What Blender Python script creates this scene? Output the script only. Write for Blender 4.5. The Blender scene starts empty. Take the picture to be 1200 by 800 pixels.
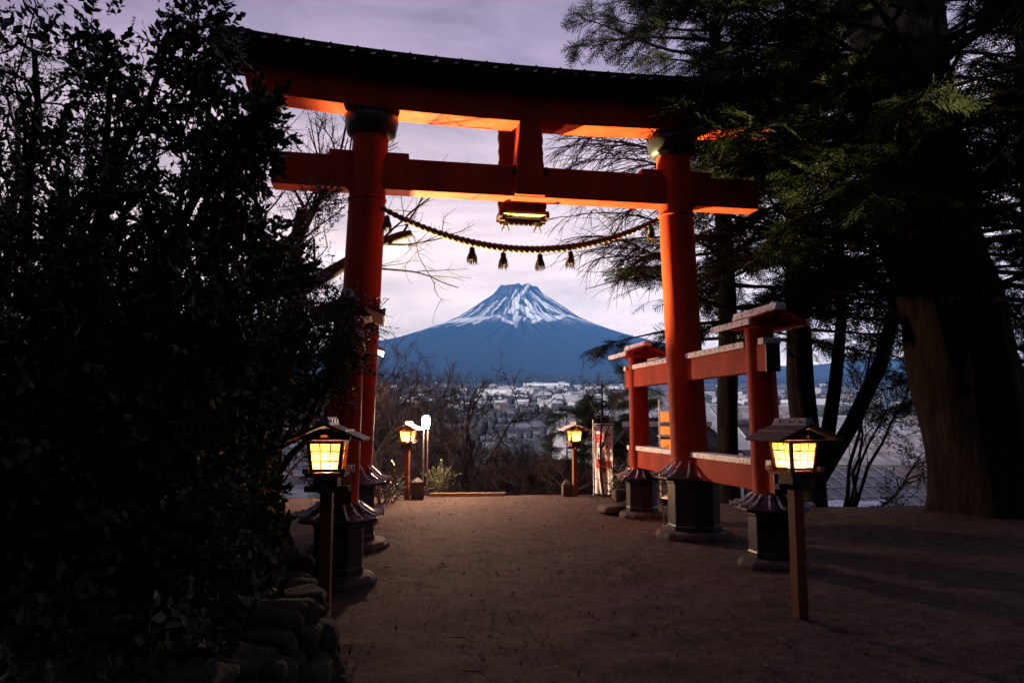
import bpy, bmesh, math, random
import numpy as np
from mathutils import Vector, Matrix
PI = math.pi
random.seed(7)
RNG = np.random.default_rng(7)
scene = bpy.context.scene
COL = scene.collection

# ------------------------------------------------------------------ camera
CAM_H, FPX = 1.65, 850.0
PITCH = math.atan(90 / 850)
cam_data = bpy.data.cameras.new('camera')
cam = bpy.data.objects.new('camera', cam_data)
COL.objects.link(cam)
cam.location = (0, 0, CAM_H)
cam.rotation_euler = (PI / 2 + PITCH, 0, 0)
cam_data.sensor_width = 36
cam_data.lens = 36 * FPX / 1200
cam_data.clip_start, cam_data.clip_end = 0.05, 90000
scene.camera = cam

# ------------------------------------------------------------------ world, sun, exposure
SUN_EL, SUN_AZ = math.radians(13), math.radians(228)      # azimuth clockwise from +Y: low sun behind and left of the camera
w = bpy.data.worlds.new('World')
scene.world = w
w.use_nodes = True
nt = w.node_tree
N, L = nt.nodes, nt.links
bg = N['Background']
sky = N.new('ShaderNodeTexSky'); sky.sky_type = 'NISHITA'; sky.sun_disc = False
sky.sun_elevation, sky.sun_rotation = SUN_EL, SUN_AZ
tc = N.new('ShaderNodeTexCoord')
sep = N.new('ShaderNodeSeparateXYZ'); L.new(tc.outputs['Generated'], sep.inputs[0])
# lavender overcast by height above the horizon
ramp = N.new('ShaderNodeValToRGB'); L.new(sep.outputs['Z'], ramp.inputs[0])
cr = ramp.color_ramp; cr.interpolation = 'EASE'
cr.elements[0].position = 0.0; cr.elements[0].color = (1.66, 1.24, 1.02, 1)
cr.elements[1].position = 0.12; cr.elements[1].color = (1.68, 1.28, 1.08, 1)
for p_, c_ in ((.22, (1.60, 1.22, 1.12, 1)), (.32, (1.06, .80, .84, 1)), (.46, (.50, .37, .50, 1)), (.75, (.24, .20, .31, 1)), (1.0, (.16, .135, .21, 1))):
    e = cr.elements.new(p_); e.color = c_
# stretched cloud streaks
mp = N.new('ShaderNodeMapping'); L.new(tc.outputs['Generated'], mp.inputs[0]); mp.inputs['Scale'].default_value = (2.0, 2.0, 8.5)
mp.inputs['Rotation'].default_value = (0, math.radians(4), 0)
cn = N.new('ShaderNodeTexNoise'); cn.inputs['Scale'].default_value = 2.2; cn.inputs['Detail'].default_value = 7; cn.inputs['Roughness'].default_value = .55
cn.inputs['Distortion'].default_value = .5
L.new(mp.outputs[0], cn.inputs['Vector'])
mr = N.new('ShaderNodeMapRange'); L.new(cn.outputs['Fac'], mr.inputs['Value'])
mr.inputs['From Min'].default_value = .3; mr.inputs['From Max'].default_value = .72; mr.inputs['To Min'].default_value = .62; mr.inputs['To Max'].default_value = 1.28
# brighter towards the last light over the mountain, dim behind
az = N.new('ShaderNodeMapRange'); L.new(sep.outputs['Y'], az.inputs['Value'])
az.inputs['From Min'].default_value = -.6; az.inputs['From Max'].default_value = .8; az.inputs['To Min'].default_value = .42; az.inputs['To Max'].default_value = 1.0
mu = N.new('ShaderNodeMath'); mu.operation = 'MULTIPLY'; L.new(mr.outputs[0], mu.inputs[0]); L.new(az.outputs[0], mu.inputs[1])
vm = N.new('ShaderNodeVectorMath'); vm.operation = 'SCALE'; L.new(ramp.outputs[0], vm.inputs[0]); L.new(mu.outputs[0], vm.inputs['Scale'])
vs = N.new('ShaderNodeVectorMath'); vs.operation = 'SCALE'; L.new(sky.outputs[0], vs.inputs[0]); vs.inputs['Scale'].default_value = .10   # sky brightness after the background strength: 0.010
vb = N.new('ShaderNodeVectorMath'); vb.operation = 'SCALE'; L.new(vm.outputs[0], vb.inputs[0]); vb.inputs['Scale'].default_value = 10.0
va = N.new('ShaderNodeVectorMath'); va.operation = 'ADD'; L.new(vs.outputs[0], va.inputs[0]); L.new(vb.outputs[0], va.inputs[1])
L.new(va.outputs[0], bg.inputs['Color'])
bg.inputs['Strength'].default_value = .10

sd = bpy.data.lights.new('sun', 'SUN'); sd.energy = 5.0; sd.angle = math.radians(4); sd.color = (1, .95, .93)
so = bpy.data.objects.new('sun', sd); COL.objects.link(so)
sun_dir = Vector((math.sin(SUN_AZ) * math.cos(SUN_EL), math.cos(SUN_AZ) * math.cos(SUN_EL), math.sin(SUN_EL)))
so.rotation_euler = sun_dir.to_track_quat('Z', 'Y').to_euler()
so.location = (-20, -60, 60)

vsn = scene.view_settings
vsn.view_transform = 'Standard'; vsn.look = 'None'; vsn.exposure = 0.0; vsn.gamma = 1.0; vsn.use_curve_mapping = False
scene.cycles.use_denoising = True
scene.cycles.max_bounces = 5
scene.cycles.diffuse_bounces = 3
scene.cycles.glossy_bounces = 2
scene.cycles.transmission_bounces = 3
scene.cycles.transparent_max_bounces = 4
scene.cycles.volume_bounces = 1
scene.cycles.sample_clamp_indirect = 4.0
scene.cycles.caustics_reflective = scene.cycles.caustics_refractive = False

# ------------------------------------------------------------------ helpers
CF = np.array([0, math.cos(PITCH), math.sin(PITCH)]); CU = np.array([0, -math.sin(PITCH), math.cos(PITCH)]); CR = np.array([1., 0, 0])
def at(px, py, Y):
    """Layout aid: the place at depth Y seen along a direction of the survey photo."""
    r = CF + (px - 600) / FPX * CR + (400 - py) / FPX * CU
    return np.array([0, 0, CAM_H]) + r * (Y / r[1])

def smooth(a, b, x):
    t = np.clip((x - a) / (b - a), 0, 1)
    return t * t * (3 - 2 * t)

class MB:
    """Collects geometry, builds ONE mesh object."""
    def __init__(s): s.v, s.f, s.n = [], [], 0
    def add(s, v, f):
        v = np.asarray(v, float).reshape(-1, 3)
        s.v.append(v); n = s.n
        s.f.extend([tuple(int(i) + n for i in q) for q in f]); s.n += len(v)
    def box(s, c, d, M=None):
        cx, cy, cz = c; x, y, z = d[0] / 2, d[1] / 2, d[2] / 2
        v = np.array([(sx * x, sy * y, sz * z) for sz in (-1, 1) for sy in (-1, 1) for sx in (-1, 1)])
        if M is not None: v = v @ np.array(M).T
        s.add(v + np.array(c), [(0, 2, 3, 1), (4, 5, 7, 6), (0, 1, 5, 4), (2, 6, 7, 3), (1, 3, 7, 5), (0, 4, 6, 2)])
    def hexa(s, bottom, top):
        v = list(bottom) + list(top); n = len(bottom)
        f = [tuple(range(n - 1, -1, -1)), tuple(range(n, 2 * n))] + [(i, (i + 1) % n, n + (i + 1) % n, n + i) for i in range(n)]
        s.add(v, f)
    def tube(s, pts, rad, sides=8, cap=True):
        pts = np.asarray(pts, float); n = len(pts)
        rad = np.broadcast_to(np.asarray(rad, float), (n,))
        d = pts[-1] - pts[0]
        a = np.array([0, 0, 1.]) if abs(d[2]) < .8 * np.linalg.norm(d) + 1e-9 else np.array([1., 0, 0])
        tang = np.gradient(pts, axis=0); tang /= np.linalg.norm(tang, axis=1)[:, None] + 1e-12
        e1 = np.cross(tang, a); e1 /= np.linalg.norm(e1, axis=1)[:, None] + 1e-12
        e2 = np.cross(tang, e1)
        th = np.arange(sides) * 2 * PI / sides
        v = pts[:, None, :] + rad[:, None, None] * (np.cos(th)[None, :, None] * e1[:, None, :] + np.sin(th)[None, :, None] * e2[:, None, :])
        f = []
        for i in range(n - 1):
            for j in range(sides):
                k = (j + 1) % sides
                f.append((i * sides + j, i * sides + k, (i + 1) * sides + k, (i + 1) * sides + j))
        if cap:
            f.append(tuple(range(sides))); f.append(tuple((n - 1) * sides + j for j in range(sides - 1, -1, -1)))
        s.add(v.reshape(-1, 3), f)
    def lathe(s, prof, c=(0, 0, 0), sides=24, axis=None, phase=0.0):
        th = np.arange(sides) * 2 * PI / sides + phase
        v, f = [], []
        for r, z in prof:
            v += [(c[0] + r * math.cos(t), c[1] + r * math.sin(t), c[2] + z) for t in th]
        for i in range(len(prof) - 1):
            for j in range(sides):
                k = (j + 1) % sides
                f.append((i * sides + j, i * sides + k, (i + 1) * sides + k, (i + 1) * sides + j))
        f.append(tuple(range(sides - 1, -1, -1))); f.append(tuple((len(prof) - 1) * sides + j for j in range(sides)))
        s.add(v, f)
    def build(s, name, mat, parent=None, smooth_=False, bevel=0, loc=None):
        me = bpy.data.meshes.new(name)
        v = np.concatenate(s.v) if s.v else np.zeros((0, 3))
        me.from_pydata(v.tolist(), [], s.f)
        return link_mesh(name, me, mat, parent, smooth_, bevel, loc)

def link_mesh(name, me, mat, parent=None, smooth_=False, bevel=0, loc=None):
    me.materials.append(mat)
    if smooth_:
        me.polygons.foreach_set('use_smooth', [True] * len(me.polygons))
    me.update()
    o = bpy.data.objects.new(name, me); COL.objects.link(o)
    if parent is not None: o.parent = parent
    if loc is not None: o.location = loc
    if bevel:
        m = o.modifiers.new('bevel', 'BEVEL'); m.width = bevel; m.segments = 2; m.limit_method = 'ANGLE'; m.angle_limit = math.radians(40)
    return o

def mesh_arrays(name, V, F, mat, parent=None, smooth_=False, attr=None):
    """Fast path: V (n,3), F (m,k) all faces with k corners."""
    me = bpy.data.meshes.new(name)
    V = np.ascontiguousarray(V, np.float32); F = np.ascontiguousarray(F, np.int32)
    m, k = F.shape
    me.vertices.add(len(V)); me.vertices.foreach_set('co', V.ravel())
    me.loops.add(m * k); me.loops.foreach_set('vertex_index', F.ravel())
    me.polygons.add(m); me.polygons.foreach_set('loop_start', np.arange(0, m * k, k, dtype=np.int32))
    me.update(calc_edges=True); me.validate()
    if attr is not None:
        a = me.attributes.new('tone', 'FLOAT', 'POINT'); a.data.foreach_set('value', np.asarray(attr, np.float32))
    return link_mesh(name, me, mat, parent, smooth_)

def tag(o, label=None, cat=None, group=None, kind=None):
    if label: o['label'] = label
    if cat: o['category'] = cat
    if group: o['group'] = group
    if kind: o['kind'] = kind
    return o

def thing(name, label, cat, loc=(0, 0, 0), rz=0, group=None):
    o = bpy.data.objects.new(name, None); COL.objects.link(o)
    o.empty_display_size = .3
    o.location = loc; o.rotation_euler = (0, 0, rz)
    return tag(o, label, cat, group)

def copy_tree(o, parent=None):
    c = o.copy(); COL.objects.link(c)
    if parent is not None:
        c.parent = parent; c.matrix_parent_inverse = o.matrix_parent_inverse.copy()
    for ch in list(o.children): copy_tree(ch, c)
    return c

def replicate(tv, tf, pos, rot, scl):
    """Many copies of a template in one array. tv (n,3) tf (m,k) pos (c,3) rot (c,3,3) scl (c,)"""
    c, n = len(pos), len(tv)
    V = np.einsum('cij,nj->cni', rot, tv) * scl[:, None, None] + pos[:, None, :]
    F = tf[None, :, :] + (np.arange(c) * n)[:, None, None]
    return V.reshape(-1, 3), F.reshape(-1, tf.shape[1])

def rot_from(dirs, roll):
    """Frames whose local Y axis is dirs, local Z as upright as the roll allows."""
    d = dirs / (np.linalg.norm(dirs, axis=1)[:, None] + 1e-9)
    up = np.tile(np.array([[0, 0, 1.]]), (len(d), 1)); up[np.abs(d[:, 2]) > .95] = (1, 0, 0)
    x = np.cross(d, up); x /= np.linalg.norm(x, axis=1)[:, None]
    z = np.cross(x, d)
    c, s_ = np.cos(roll)[:, None], np.sin(roll)[:, None]
    x2 = x * c + z * s_; z2 = -x * s_ + z * c
    return np.stack([x2, d, z2], axis=2)

# ------------------------------------------------------------------ materials
def material(name, base, rough=.7, var=None, bump=None, spec=.3, metal=0, stretch=None, dots=None, extra=None):
    """var=(scale, colour2, lo, hi): noise blend; bump=(scale, strength, distance); dots=(scale, colour, lo, hi): finer second blend."""
    m = bpy.data.materials.new(name); m.use_nodes = True
    t = m.node_tree; n, l = t.nodes, t.links
    b = n['Principled BSDF']
    b.inputs['Base Color'].default_value = (*base, 1); b.inputs['Roughness'].default_value = rough
    b.inputs['Specular IOR Level'].default_value = spec; b.inputs['Metallic'].default_value = metal
    co = n.new('ShaderNodeTexCoord'); src = co.outputs['Object']
    if stretch:
        mp_ = n.new('ShaderNodeMapping'); mp_.inputs['Scale'].default_value = stretch; l.new(src, mp_.inputs[0]); src = mp_.outputs[0]
    last = None
    for spec_ in (var, dots):
        if not spec_: continue
        ns = n.new('ShaderNodeTexNoise'); ns.inputs['Scale'].default_value = spec_[0]; ns.inputs['Detail'].default_value = 6; ns.inputs['Roughness'].default_value = .62
        l.new(src, ns.inputs['Vector'])
        r = n.new('ShaderNodeMapRange'); r.inputs['From Min'].default_value = spec_[2]; r.inputs['From Max'].default_value = spec_[3]; r.clamp = True
        l.new(ns.outputs['Fac'], r.inputs['Value'])
        mx = n.new('ShaderNodeMix'); mx.data_type = 'RGBA'; l.new(r.outputs[0], mx.inputs['Factor'])
        if last is None: mx.inputs['A'].default_value = (*base, 1)
        else: l.new(last, mx.inputs['A'])
        mx.inputs['B'].default_value = (*spec_[1], 1)
        last = mx.outputs['Result']
    if last is not None: l.new(last, b.inputs['Base Color'])
    if bump:
        ns = n.new('ShaderNodeTexNoise'); ns.inputs['Scale'].default_value = bump[0]; ns.inputs['Detail'].default_value = 6; ns.inputs['Roughness'].default_value = .65
        l.new(src, ns.inputs['Vector'])
        bp = n.new('ShaderNodeBump'); bp.inputs['Strength'].default_value = bump[1]; bp.inputs['Distance'].default_value = bump[2]
        l.new(ns.outputs['Fac'], bp.inputs['Height']); l.new(bp.outputs[0], b.inputs['Normal'])
    return m

def emitter(name, col, strength):
    m = bpy.data.materials.new(name); m.use_nodes = True
    b = m.node_tree.nodes['Principled BSDF']
    b.inputs['Base Color'].default_value = (*col, 1)
    b.inputs['Emission Color'].default_value = (*col, 1); b.inputs['Emission Strength'].default_value = strength
    return m

M_RED = material('vermilion_paint', (.48, .052, .020), .6, (3.2, (.31, .032, .014), .40, .68), (44, .5, .006), .04, stretch=(1, 1, .25), dots=(22, (.13, .024, .014), .60, .74))
M_DARKPAINT = material('dark_plaque_paint', (.055, .016, .011), .65, (9, (.03, .011, .009), .4, .7), None, .1)
M_BLACK = material('black_lacquer', (.018, .016, .018), .4, (6, (.035, .032, .034), .45, .7), (40, .1, .004), .4)
M_ROOF = material('dark_copper_roof', (.006, .007, .007), .7, (5, (.012, .014, .013), .4, .7), (30, .15, .005), .12)
M_METAL = material('weathered_zinc_flashing', (.78, .74, .78), .5, (14, (.22, .20, .22), .50, .66), (50, .25, .004), .4, dots=(38, (.07, .06, .06), .60, .66))
M_SKIRT = material('weathered_copper_skirt', (.045, .035, .038), .40, (9, (.09, .07, .078), .45, .7), (40, .2, .005), .5, metal=.3)
M_RIB = material('painted_glint_rib', (.88, .84, .88), .30, (22, (.20, .17, .19), .50, .62), (50, .2, .004), .5)  # pale colour stands in for sky reflected along the ribs
M_STONE = material('foundation_stone', (.10, .09, .088), .85, (7, (.055, .05, .05), .4, .65), (22, .6, .02), .2)
M_WALLSTONE = material('mossy_wall_stone', (.045, .042, .038), .95, (5, (.022, .025, .016), .4, .62), (16, 1, .05), .1)
M_DIRT = None
M_WOOD = material('stained_lantern_wood', (.30, .085, .028), .55, (7, (.11, .04, .018), .4, .7), (30, .2, .004), .35, stretch=(1, 1, .12))
M_WOODDK = material('dark_lantern_wood', (.10, .045, .022), .55, (7, (.035, .018, .012), .4, .7), (30, .2, .004), .35)
M_LROOF = material('lantern_roof_board', (.085, .075, .078), .55, (10, (.05, .045, .045), .4, .7), (36, .3, .005), .4)
M_LCAP = material('lantern_ridge_metal', (.30, .27, .26), .45, (18, (.14, .12, .11), .45, .65), (40, .2, .004), .5)
M_ROPE = material('straw_rope', (.40, .21, .11), .85, (30, (.24, .11, .06), .4, .65), (90, .5, .006), .2)
M_TASSEL = material('tassel_straw', (.22, .14, .10), .9, (40, (.10, .06, .05), .4, .65), (120, .6, .006), .15, stretch=(1, 1, .1))
M_LEAF = material('glossy_evergreen_leaf', (.034, .058, .017), .42, (3, (.062, .088, .02), .45, .7), None, .28)
M_LEAF2 = material('small_evergreen_leaf', (.030, .042, .016), .5, (3, (.05, .055, .02), .45, .7), None, .4)
M_NEEDLE = material('fir_needles', (.015, .022, .010), .65, (1.6, (.036, .037, .012), .5, .75), None, .12)
M_BARK = material('fissured_conifer_bark', (.026, .020, .018), .95, (5, (.010, .008, .007), .42, .60), (11, 1, .12), .15, stretch=(1, 1, .22))
M_BARKB = material('grey_cherry_bark', (.042, .035, .036), .9, (8, (.04, .031, .03), .4, .65), (20, .6, .02), .2, stretch=(1, 1, .5))
M_TWIG = material('bare_twig', (.058, .047, .053), .9, (2, (.045, .034, .036), .4, .7), None, .15)
M_PALEBARK = material('pale_sapling_bark', (.20, .17, .16), .9, (9, (.10, .085, .08), .45, .65), None, .2)
M_CABLE = material('pale_cable', (.25, .21, .2), .6)

# ------------------------------------------------------------------ terrain
def vnoise(x, y, seed):
    r = np.random.default_rng(seed); g = r.random((64, 64))
    xi, yi = np.floor(x).astype(int), np.floor(y).astype(int); fx, fy = x - xi, y - yi
    fx, fy = fx * fx * (3 - 2 * fx), fy * fy * (3 - 2 * fy)
    a = lambda i, j: g[(yi + j) % 64, (xi + i) % 64]
    return (a(0, 0) * (1 - fx) + a(1, 0) * fx) * (1 - fy) + (a(0, 1) * (1 - fx) + a(1, 1) * fx) * fy
def fbm(x, y, seed, o=4):
    s, amp, tot = 0, 1, 0
    for k in range(o):
        s = s + amp * vnoise(x * 2 ** k, y * 2 ** k, seed + k); tot += amp; amp *= .55
    return s / tot
def wall_x(y): return np.where(y < 4.4, -1.1 + 0 * y, np.where(y < 7.2, -1.1 - (y - 4.4) * .42, np.minimum(-2.28 - (y - 7.2) * .28, -2.28)))
def edge_y(x):
    return 15.85 - .9 * smooth(1.6, 2.6, x) - 1.6 * smooth(2.6, 6.5, x) - .5 * smooth(-2.2, -3.2, x)
def hills(x, y):
    return np.sin(x * .37 + 1.3) * np.cos(y * .29 + .4) * .5 + np.sin(x * .91 + y * .6) * .3 + np.sin(x * 1.9 - y * 1.45 + 2) * .2
def terrain(x, y):
    x = np.asarray(x, float); y = np.asarray(y, float)
    d = y - edge_y(x)
    z = np.where(d > 0, -.95 * (np.sqrt(d * d + .16) - .4) * 1.0, 0.0)
    z = np.maximum(z, -2.6 - .22 * np.maximum(d - 2.5, 0))
    wr = smooth(.10, .22, x / np.maximum(y, 10))            # a gentler shelf with houses at the right
    z = np.where(d > 0, z * (1 - wr) + wr * np.maximum(z, -3.0 - .045 * np.maximum(d, 0)), z)
    z = np.maximum(z, -24.0 + hills(x * .05, y * .05) * 2)
    rise = np.maximum(y - 650, 0) * .060
    rise = np.where(y > 6000, 321 + (y - 6000) * .082, rise)
    z = z + rise
    # unseen hillside behind the viewer, raised to block low sun and rear sky
    back = np.maximum(-2.5 - y, 0)
    z = z + np.minimum(back * .06 + np.maximum(back - 6, 0) * .85, 26)
    # small unevenness near
    near = np.exp(-((y - 8) / 14) ** 2 - (x / 18) ** 2)
    z = z + np.exp(-((y - 8) / 9) ** 2 - (x / 9) ** 2) * .055 * (fbm(x * 3.1 + 40, y * 3.1 + 40, 401, 4) - .5)
    z = z + near * (.035 * hills(x * 1.1, y * 1.2) + .012 * hills(x * 4.3, y * 3.7))
    # bank above the stone wall at the left
    wx = wall_x(y)
    bank = smooth(.02, .22, wx - x) * .52 + np.clip(wx - x - .2, 0, 3) * .05
    z = z + bank * smooth(9.5, 8.0, y) * smooth(-5, -2, y)
    # ground shoulder at the foot of the big tree
    z = z + .20 * np.exp(-((x - 7.5) / 2.2) ** 2 - ((y - 11.7) / 1.9) ** 2)
    return z

def axis(segs):
    out = [segs[0][0]]
    for a, b, st in segs:
        n = max(1, int(round((b - a) / st)))
        out += list(np.linspace(a, b, n + 1)[1:])
    return np.array(out)
xs = axis([(-18000, -4000, 2000), (-4000, -600, 200), (-600, -80, 26), (-80, -12, 2.5), (-12, -5, .35), (-5, 6, .06), (6, 12, .3), (12, 80, 2.5), (80, 600, 26), (600, 4000, 200), (4000, 18000, 2000)])
ys = axis([(-400, -40, 24), (-40, -4, 2), (-4, 2, .3), (2, 17, .06), (17, 24, .4), (24, 120, 3), (120, 700, 24), (700, 6000, 150), (6000, 20000, 1000)])
X, Y = np.meshgrid(xs, ys)
Z = terrain(X, Y)
nx, ny = len(xs), len(ys)
idx = np.arange(nx * ny).reshape(ny, nx)
F = np.stack([idx[:-1, :-1], idx[:-1, 1:], idx[1:, 1:], idx[1:, :-1]], -1).reshape(-1, 4)

def ground_material():
    m = bpy.data.materials.new('packed_earth_and_far_fields'); m.use_nodes = True
    t = m.node_tree; n, l = t.nodes, t.links; b = n['Principled BSDF']; b.inputs['Roughness'].default_value = .93; b.inputs['Specular IOR Level'].default_value = .15
    g = n.new('ShaderNodeNewGeometry'); sp = n.new('ShaderNodeSeparateXYZ'); l.new(g.outputs['Position'], sp.inputs[0])
    def noise(sc, det=6, ro=.6, vec=None):
        q = n.new('ShaderNodeTexNoise'); q.inputs['Scale'].default_value = sc; q.inputs['Detail'].default_value = det; q.inputs['Roughness'].default_value = ro
        l.new(vec or g.outputs['Position'], q.inputs['Vector']); return q.outputs['Fac']
    def rng(v, a, b_, c=0, d=1):
        r = n.new('ShaderNodeMapRange'); l.new(v, r.inputs['Value']); r.inputs['From Min'].default_value = a; r.inputs['From Max'].default_value = b_
        r.inputs['To Min'].default_value = c; r.inputs['To Max'].default_value = d; return r.outputs[0]
    def mix(f, A, B):
        q = n.new('ShaderNodeMix'); q.data_type = 'RGBA'; l.new(f, q.inputs['Factor'])
        for k, v in (('A', A), ('B', B)):
            if isinstance(v, tuple): q.inputs[k].default_value = (*v, 1)
            else: l.new(v, q.inputs[k])
        return q.outputs['Result']
    dirt = mix(rng(noise(1.3), .35, .65), (.130, .088, .082), (.200, .140, .130))
    dirt = mix(rng(noise(7, 10, .75), .42, .60), dirt, (.062, .042, .036))
    dirt = mix(rng(noise(34, 6, .8), .52, .62), dirt, (.050, .032, .027))
    dirt = mix(rng(noise(60, 4, .7), .56, .68), dirt, (.27, .20, .175))
    slope = mix(rng(noise(1.1, 6, .7), .46, .6), (.034, .028, .028), (.15, .14, .16))      # leaf litter with patches of old snow
    far = mix(rng(noise(.010, 8, .7), .47, .60), (.040, .038, .048), (.34, .33, .38))        # woods and snowy fields
    forest = mix(rng(noise(.02, 6, .7), .4, .7), (.024, .028, .034), (.05, .05, .06))
    yv = sp.outputs['Y']
    q = mix(rng(yv, 15.4, 17.2), dirt, slope)
    q = mix(rng(yv, 80, 250), q, far)
    q = mix(rng(yv, 4700, 5900), q, forest)
    q = mix(rng(yv, -3, -8), q, (.016, .018, .012))                                            # dark woods of the unseen hillside behind the viewer
    l.new(q, b.inputs['Base Color'])
    bp = n.new('ShaderNodeBump'); bp.inputs['Strength'].default_value = 1.0; bp.inputs['Distance'].default_value = .05
    ad = n.new('ShaderNodeMath'); ad.operation = 'ADD'; l.new(noise(14, 8, .7), ad.inputs[0]); l.new(noise(75, 4, .7), ad.inputs[1])
    l.new(ad.outputs[0], bp.inputs['Height']); l.new(bp.outputs[0], b.inputs['Normal'])
    return m
ground = mesh_arrays('ground', np.stack([X, Y, Z], -1).reshape(-1, 3), F, ground_material(), smooth_=True)
tag(ground, kind='structure')

# ------------------------------------------------------------------ the mountain
MD = 17000.0
TOP = at(607, 337, MD)
rr = np.concatenate([np.linspace(0, 420, 9), np.linspace(450, 3600, 110), np.linspace(3700, 9500, 26)])
NA = 420
aa = np.linspace(PI - .25, 2 * PI + .25, NA)        # the half that faces the town, and a little more
Rm, Am = np.meshgrid(rr, aa)
drop = np.interp(Rm, [0, 380, 465, 640, 815, 1450, 2300, 2950, 3400, 5000, 9500], [60, 50, 8, 220, 330, 785, 1140, 1365, 1475, 1860, 2950])
cosA, sinA = np.cos(Am), np.sin(Am)
lump = np.interp(Rm, [0, 380, 600, 2500, 6000], [1, 1, .55, .25, .2])
rim = 70 * (fbm(cosA * 3 + 5, sinA * 3 + 5, 31, 3) - .45) * np.exp(-((Rm - 465) / 220) ** 2) * 1.6 + 48 * np.exp(-((Am - 5.2) / .22) ** 2 - ((Rm - 455) / 150) ** 2)
gul = fbm(Am * 11, np.log(Rm + 300) * 1.6, 11, 4) - .5
gul2 = fbm(Am * 34, np.log(Rm + 300) * 2.0, 21, 3) - .5
zM = TOP[2] - drop + rim + (gul * 150 + gul2 * 70) * smooth(350, 1100, Rm) * smooth(7000, 2500, Rm)
xM, yM = TOP[0] + Rm * cosA, MD + Rm * sinA * .95
# snow lying in the gullies: a share of cover by bearing and height
qx = (xM - TOP[0]) / 20.0                            # tens of metres east of the axis / 2
qh = (TOP[2] - zM) / 20.0                            # below the summit
STROKES = [  # where the snow lies, from the survey: polylines (east, below summit, half width) in tens of metres
    [(15, -3, .9), (9, 5, 1.2), (3, 14, 1.8), (-2, 26, 2.0), (-5, 34, 2.4)], [(-4, 30, 3.0), (4, 34, 3.4), (12, 36, 2.6)], [(6, 20, 1.2), (12, 30, 1.8), (20, 36, 1.6)],
    [(-6, 36, 1.2), (-3, 46, 3.2), (-4, 54, 1.6), (-3, 62, .8)], [(-22, 46, 1.6), (-14, 52, 2.0), (-5, 58, .9)], [(3, 46, 1.2), (-3, 54, 1.0)], [(11, 44, 1.0), (6, 51, .9)],
    [(-10, 40, 1.0), (-6, 30, 1.4), (-2, 20, 1.6)], [(8, 40, 2.2), (16, 46, 2.4)], [(-2, 40, 1.6), (-6, 48, 1.4)], [(-60, 52, 1.0), (-46, 48, 1.8), (-34, 46, 1.4)],
    [(14, 55, .8), (21, 48, 3.2), (32, 46, 3.6), (44, 46, 2.2), (54, 42, 1.5)], [(16, 38, 1.4), (24, 42, 1.8), (34, 42, 1.6)], [(40, 50, 1.6), (28, 52, 1.6)],
    [(14, 10, .8), (30, 26, 1.2), (54, 40, 1.3), (77, 47, .8)], [(16, 16, .7), (34, 33, 1.1), (58, 44, 1.0)], [(20, 6, .6), (44, 24, .9), (70, 40, .9)], [(26, 6, .5), (50, 22, .7), (76, 38, .8), (98, 48, .7)], [(16, 24, .6), (20, 32, .9)],
    [(-91, 56, .8), (-80, 49, 1.8), (-66, 47, 2.4), (-50, 47, 2.4), (-38, 41, 1.2)], [(-75, 58, .6), (-60, 51, 1.2), (-48, 50, 1.4)], [(-64, 59, .6), (-50, 52, 1.0), (-42, 49, .9)], [(-47, 55, .8), (-32, 48, 1.1), (-28, 46, .8)], [(-105, 62, .5), (-98, 60, .5)],
    [(-40, 40, .6), (-22, 22, .5)], [(-30, 40, .6), (-14, 18, .5)], [(-56, 42, .5), (-40, 26, .4)], [(-16, 42, .8), (-10, 24, .6), (-2, 8, .5)], [(-70, 44, .5), (-52, 30, .4)]]
wq = 2.2 * (fbm(qx * .16 + 60, qh * .16 + 60, 51, 3) - .5) * 2
wr2 = 1.6 * (fbm(qx * .22 + 20, qh * .22 + 20, 57, 3) - .5) * 2
mask = np.full(qx.shape, -9.0)
for st in STROKES:
    for (x0, y0, w0), (x1, y1, w1) in zip(st[:-1], st[1:]):
        dx, dy = x1 - x0, y1 - y0; t_ = np.clip(((qx + wq - x0) * dx + (qh + wr2 - y0) * dy) / (dx * dx + dy * dy), 0, 1)
        mask = np.maximum(mask, 1.18 * (w0 + (w1 - w0) * t_) - np.hypot(qx + wq - x0 - dx * t_, qh + wr2 - y0 - dy * t_))
streak = fbm(Am * 44, np.log(Rm + 200) * 2.6, 61, 4); fine = fbm(Am * 110, np.log(Rm + 200) * 7, 71, 3)
dust = smooth(.60, .73, streak * .5 + fine * .5 + .10 * smooth(10, 45, qh) + .06 * smooth(0, 60, qx)) * smooth(58, 46, qh) * smooth(1, 8, qh)
snow = np.maximum(smooth(-.9, .5, mask + 1.6 * (fine - .5)), .75 * dust)
nR, nA2 = len(rr), NA
idm = np.arange(nR * nA2).reshape(nA2, nR)
FM = np.stack([idm[:-1, :-1], idm[:-1, 1:], idm[1:, 1:], idm[1:, :-1]], -1).reshape(-1, 4)
def tone_material(name, a, b_, rough=.9, nz=None):
    m = bpy.data.materials.new(name); m.use_nodes = True
    t = m.node_tree; n, l = t.nodes, t.links; b = n['Principled BSDF']; b.inputs['Roughness'].default_value = rough; b.inputs['Specular IOR Level'].default_value = .1
    at_ = n.new('ShaderNodeAttribute'); at_.attribute_name = 'tone'
    mx = n.new('ShaderNodeMix'); mx.data_type = 'RGBA'; l.new(at_.outputs['Fac'], mx.inputs['Factor'])
    mx.inputs['A'].default_value = (*a, 1); mx.inputs['B'].default_value = (*b_, 1)
    l.new(mx.outputs['Result'], b.inputs['Base Color'])
    return m
mountain = mesh_arrays('mountain', np.stack([xM, yM, zM], -1).reshape(-1, 3), FM, tone_material('basalt_and_snow', (.040, .052, .075), (.90, .90, .92)), smooth_=True, attr=snow.ravel())
tag(mountain, kind='structure')

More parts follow.
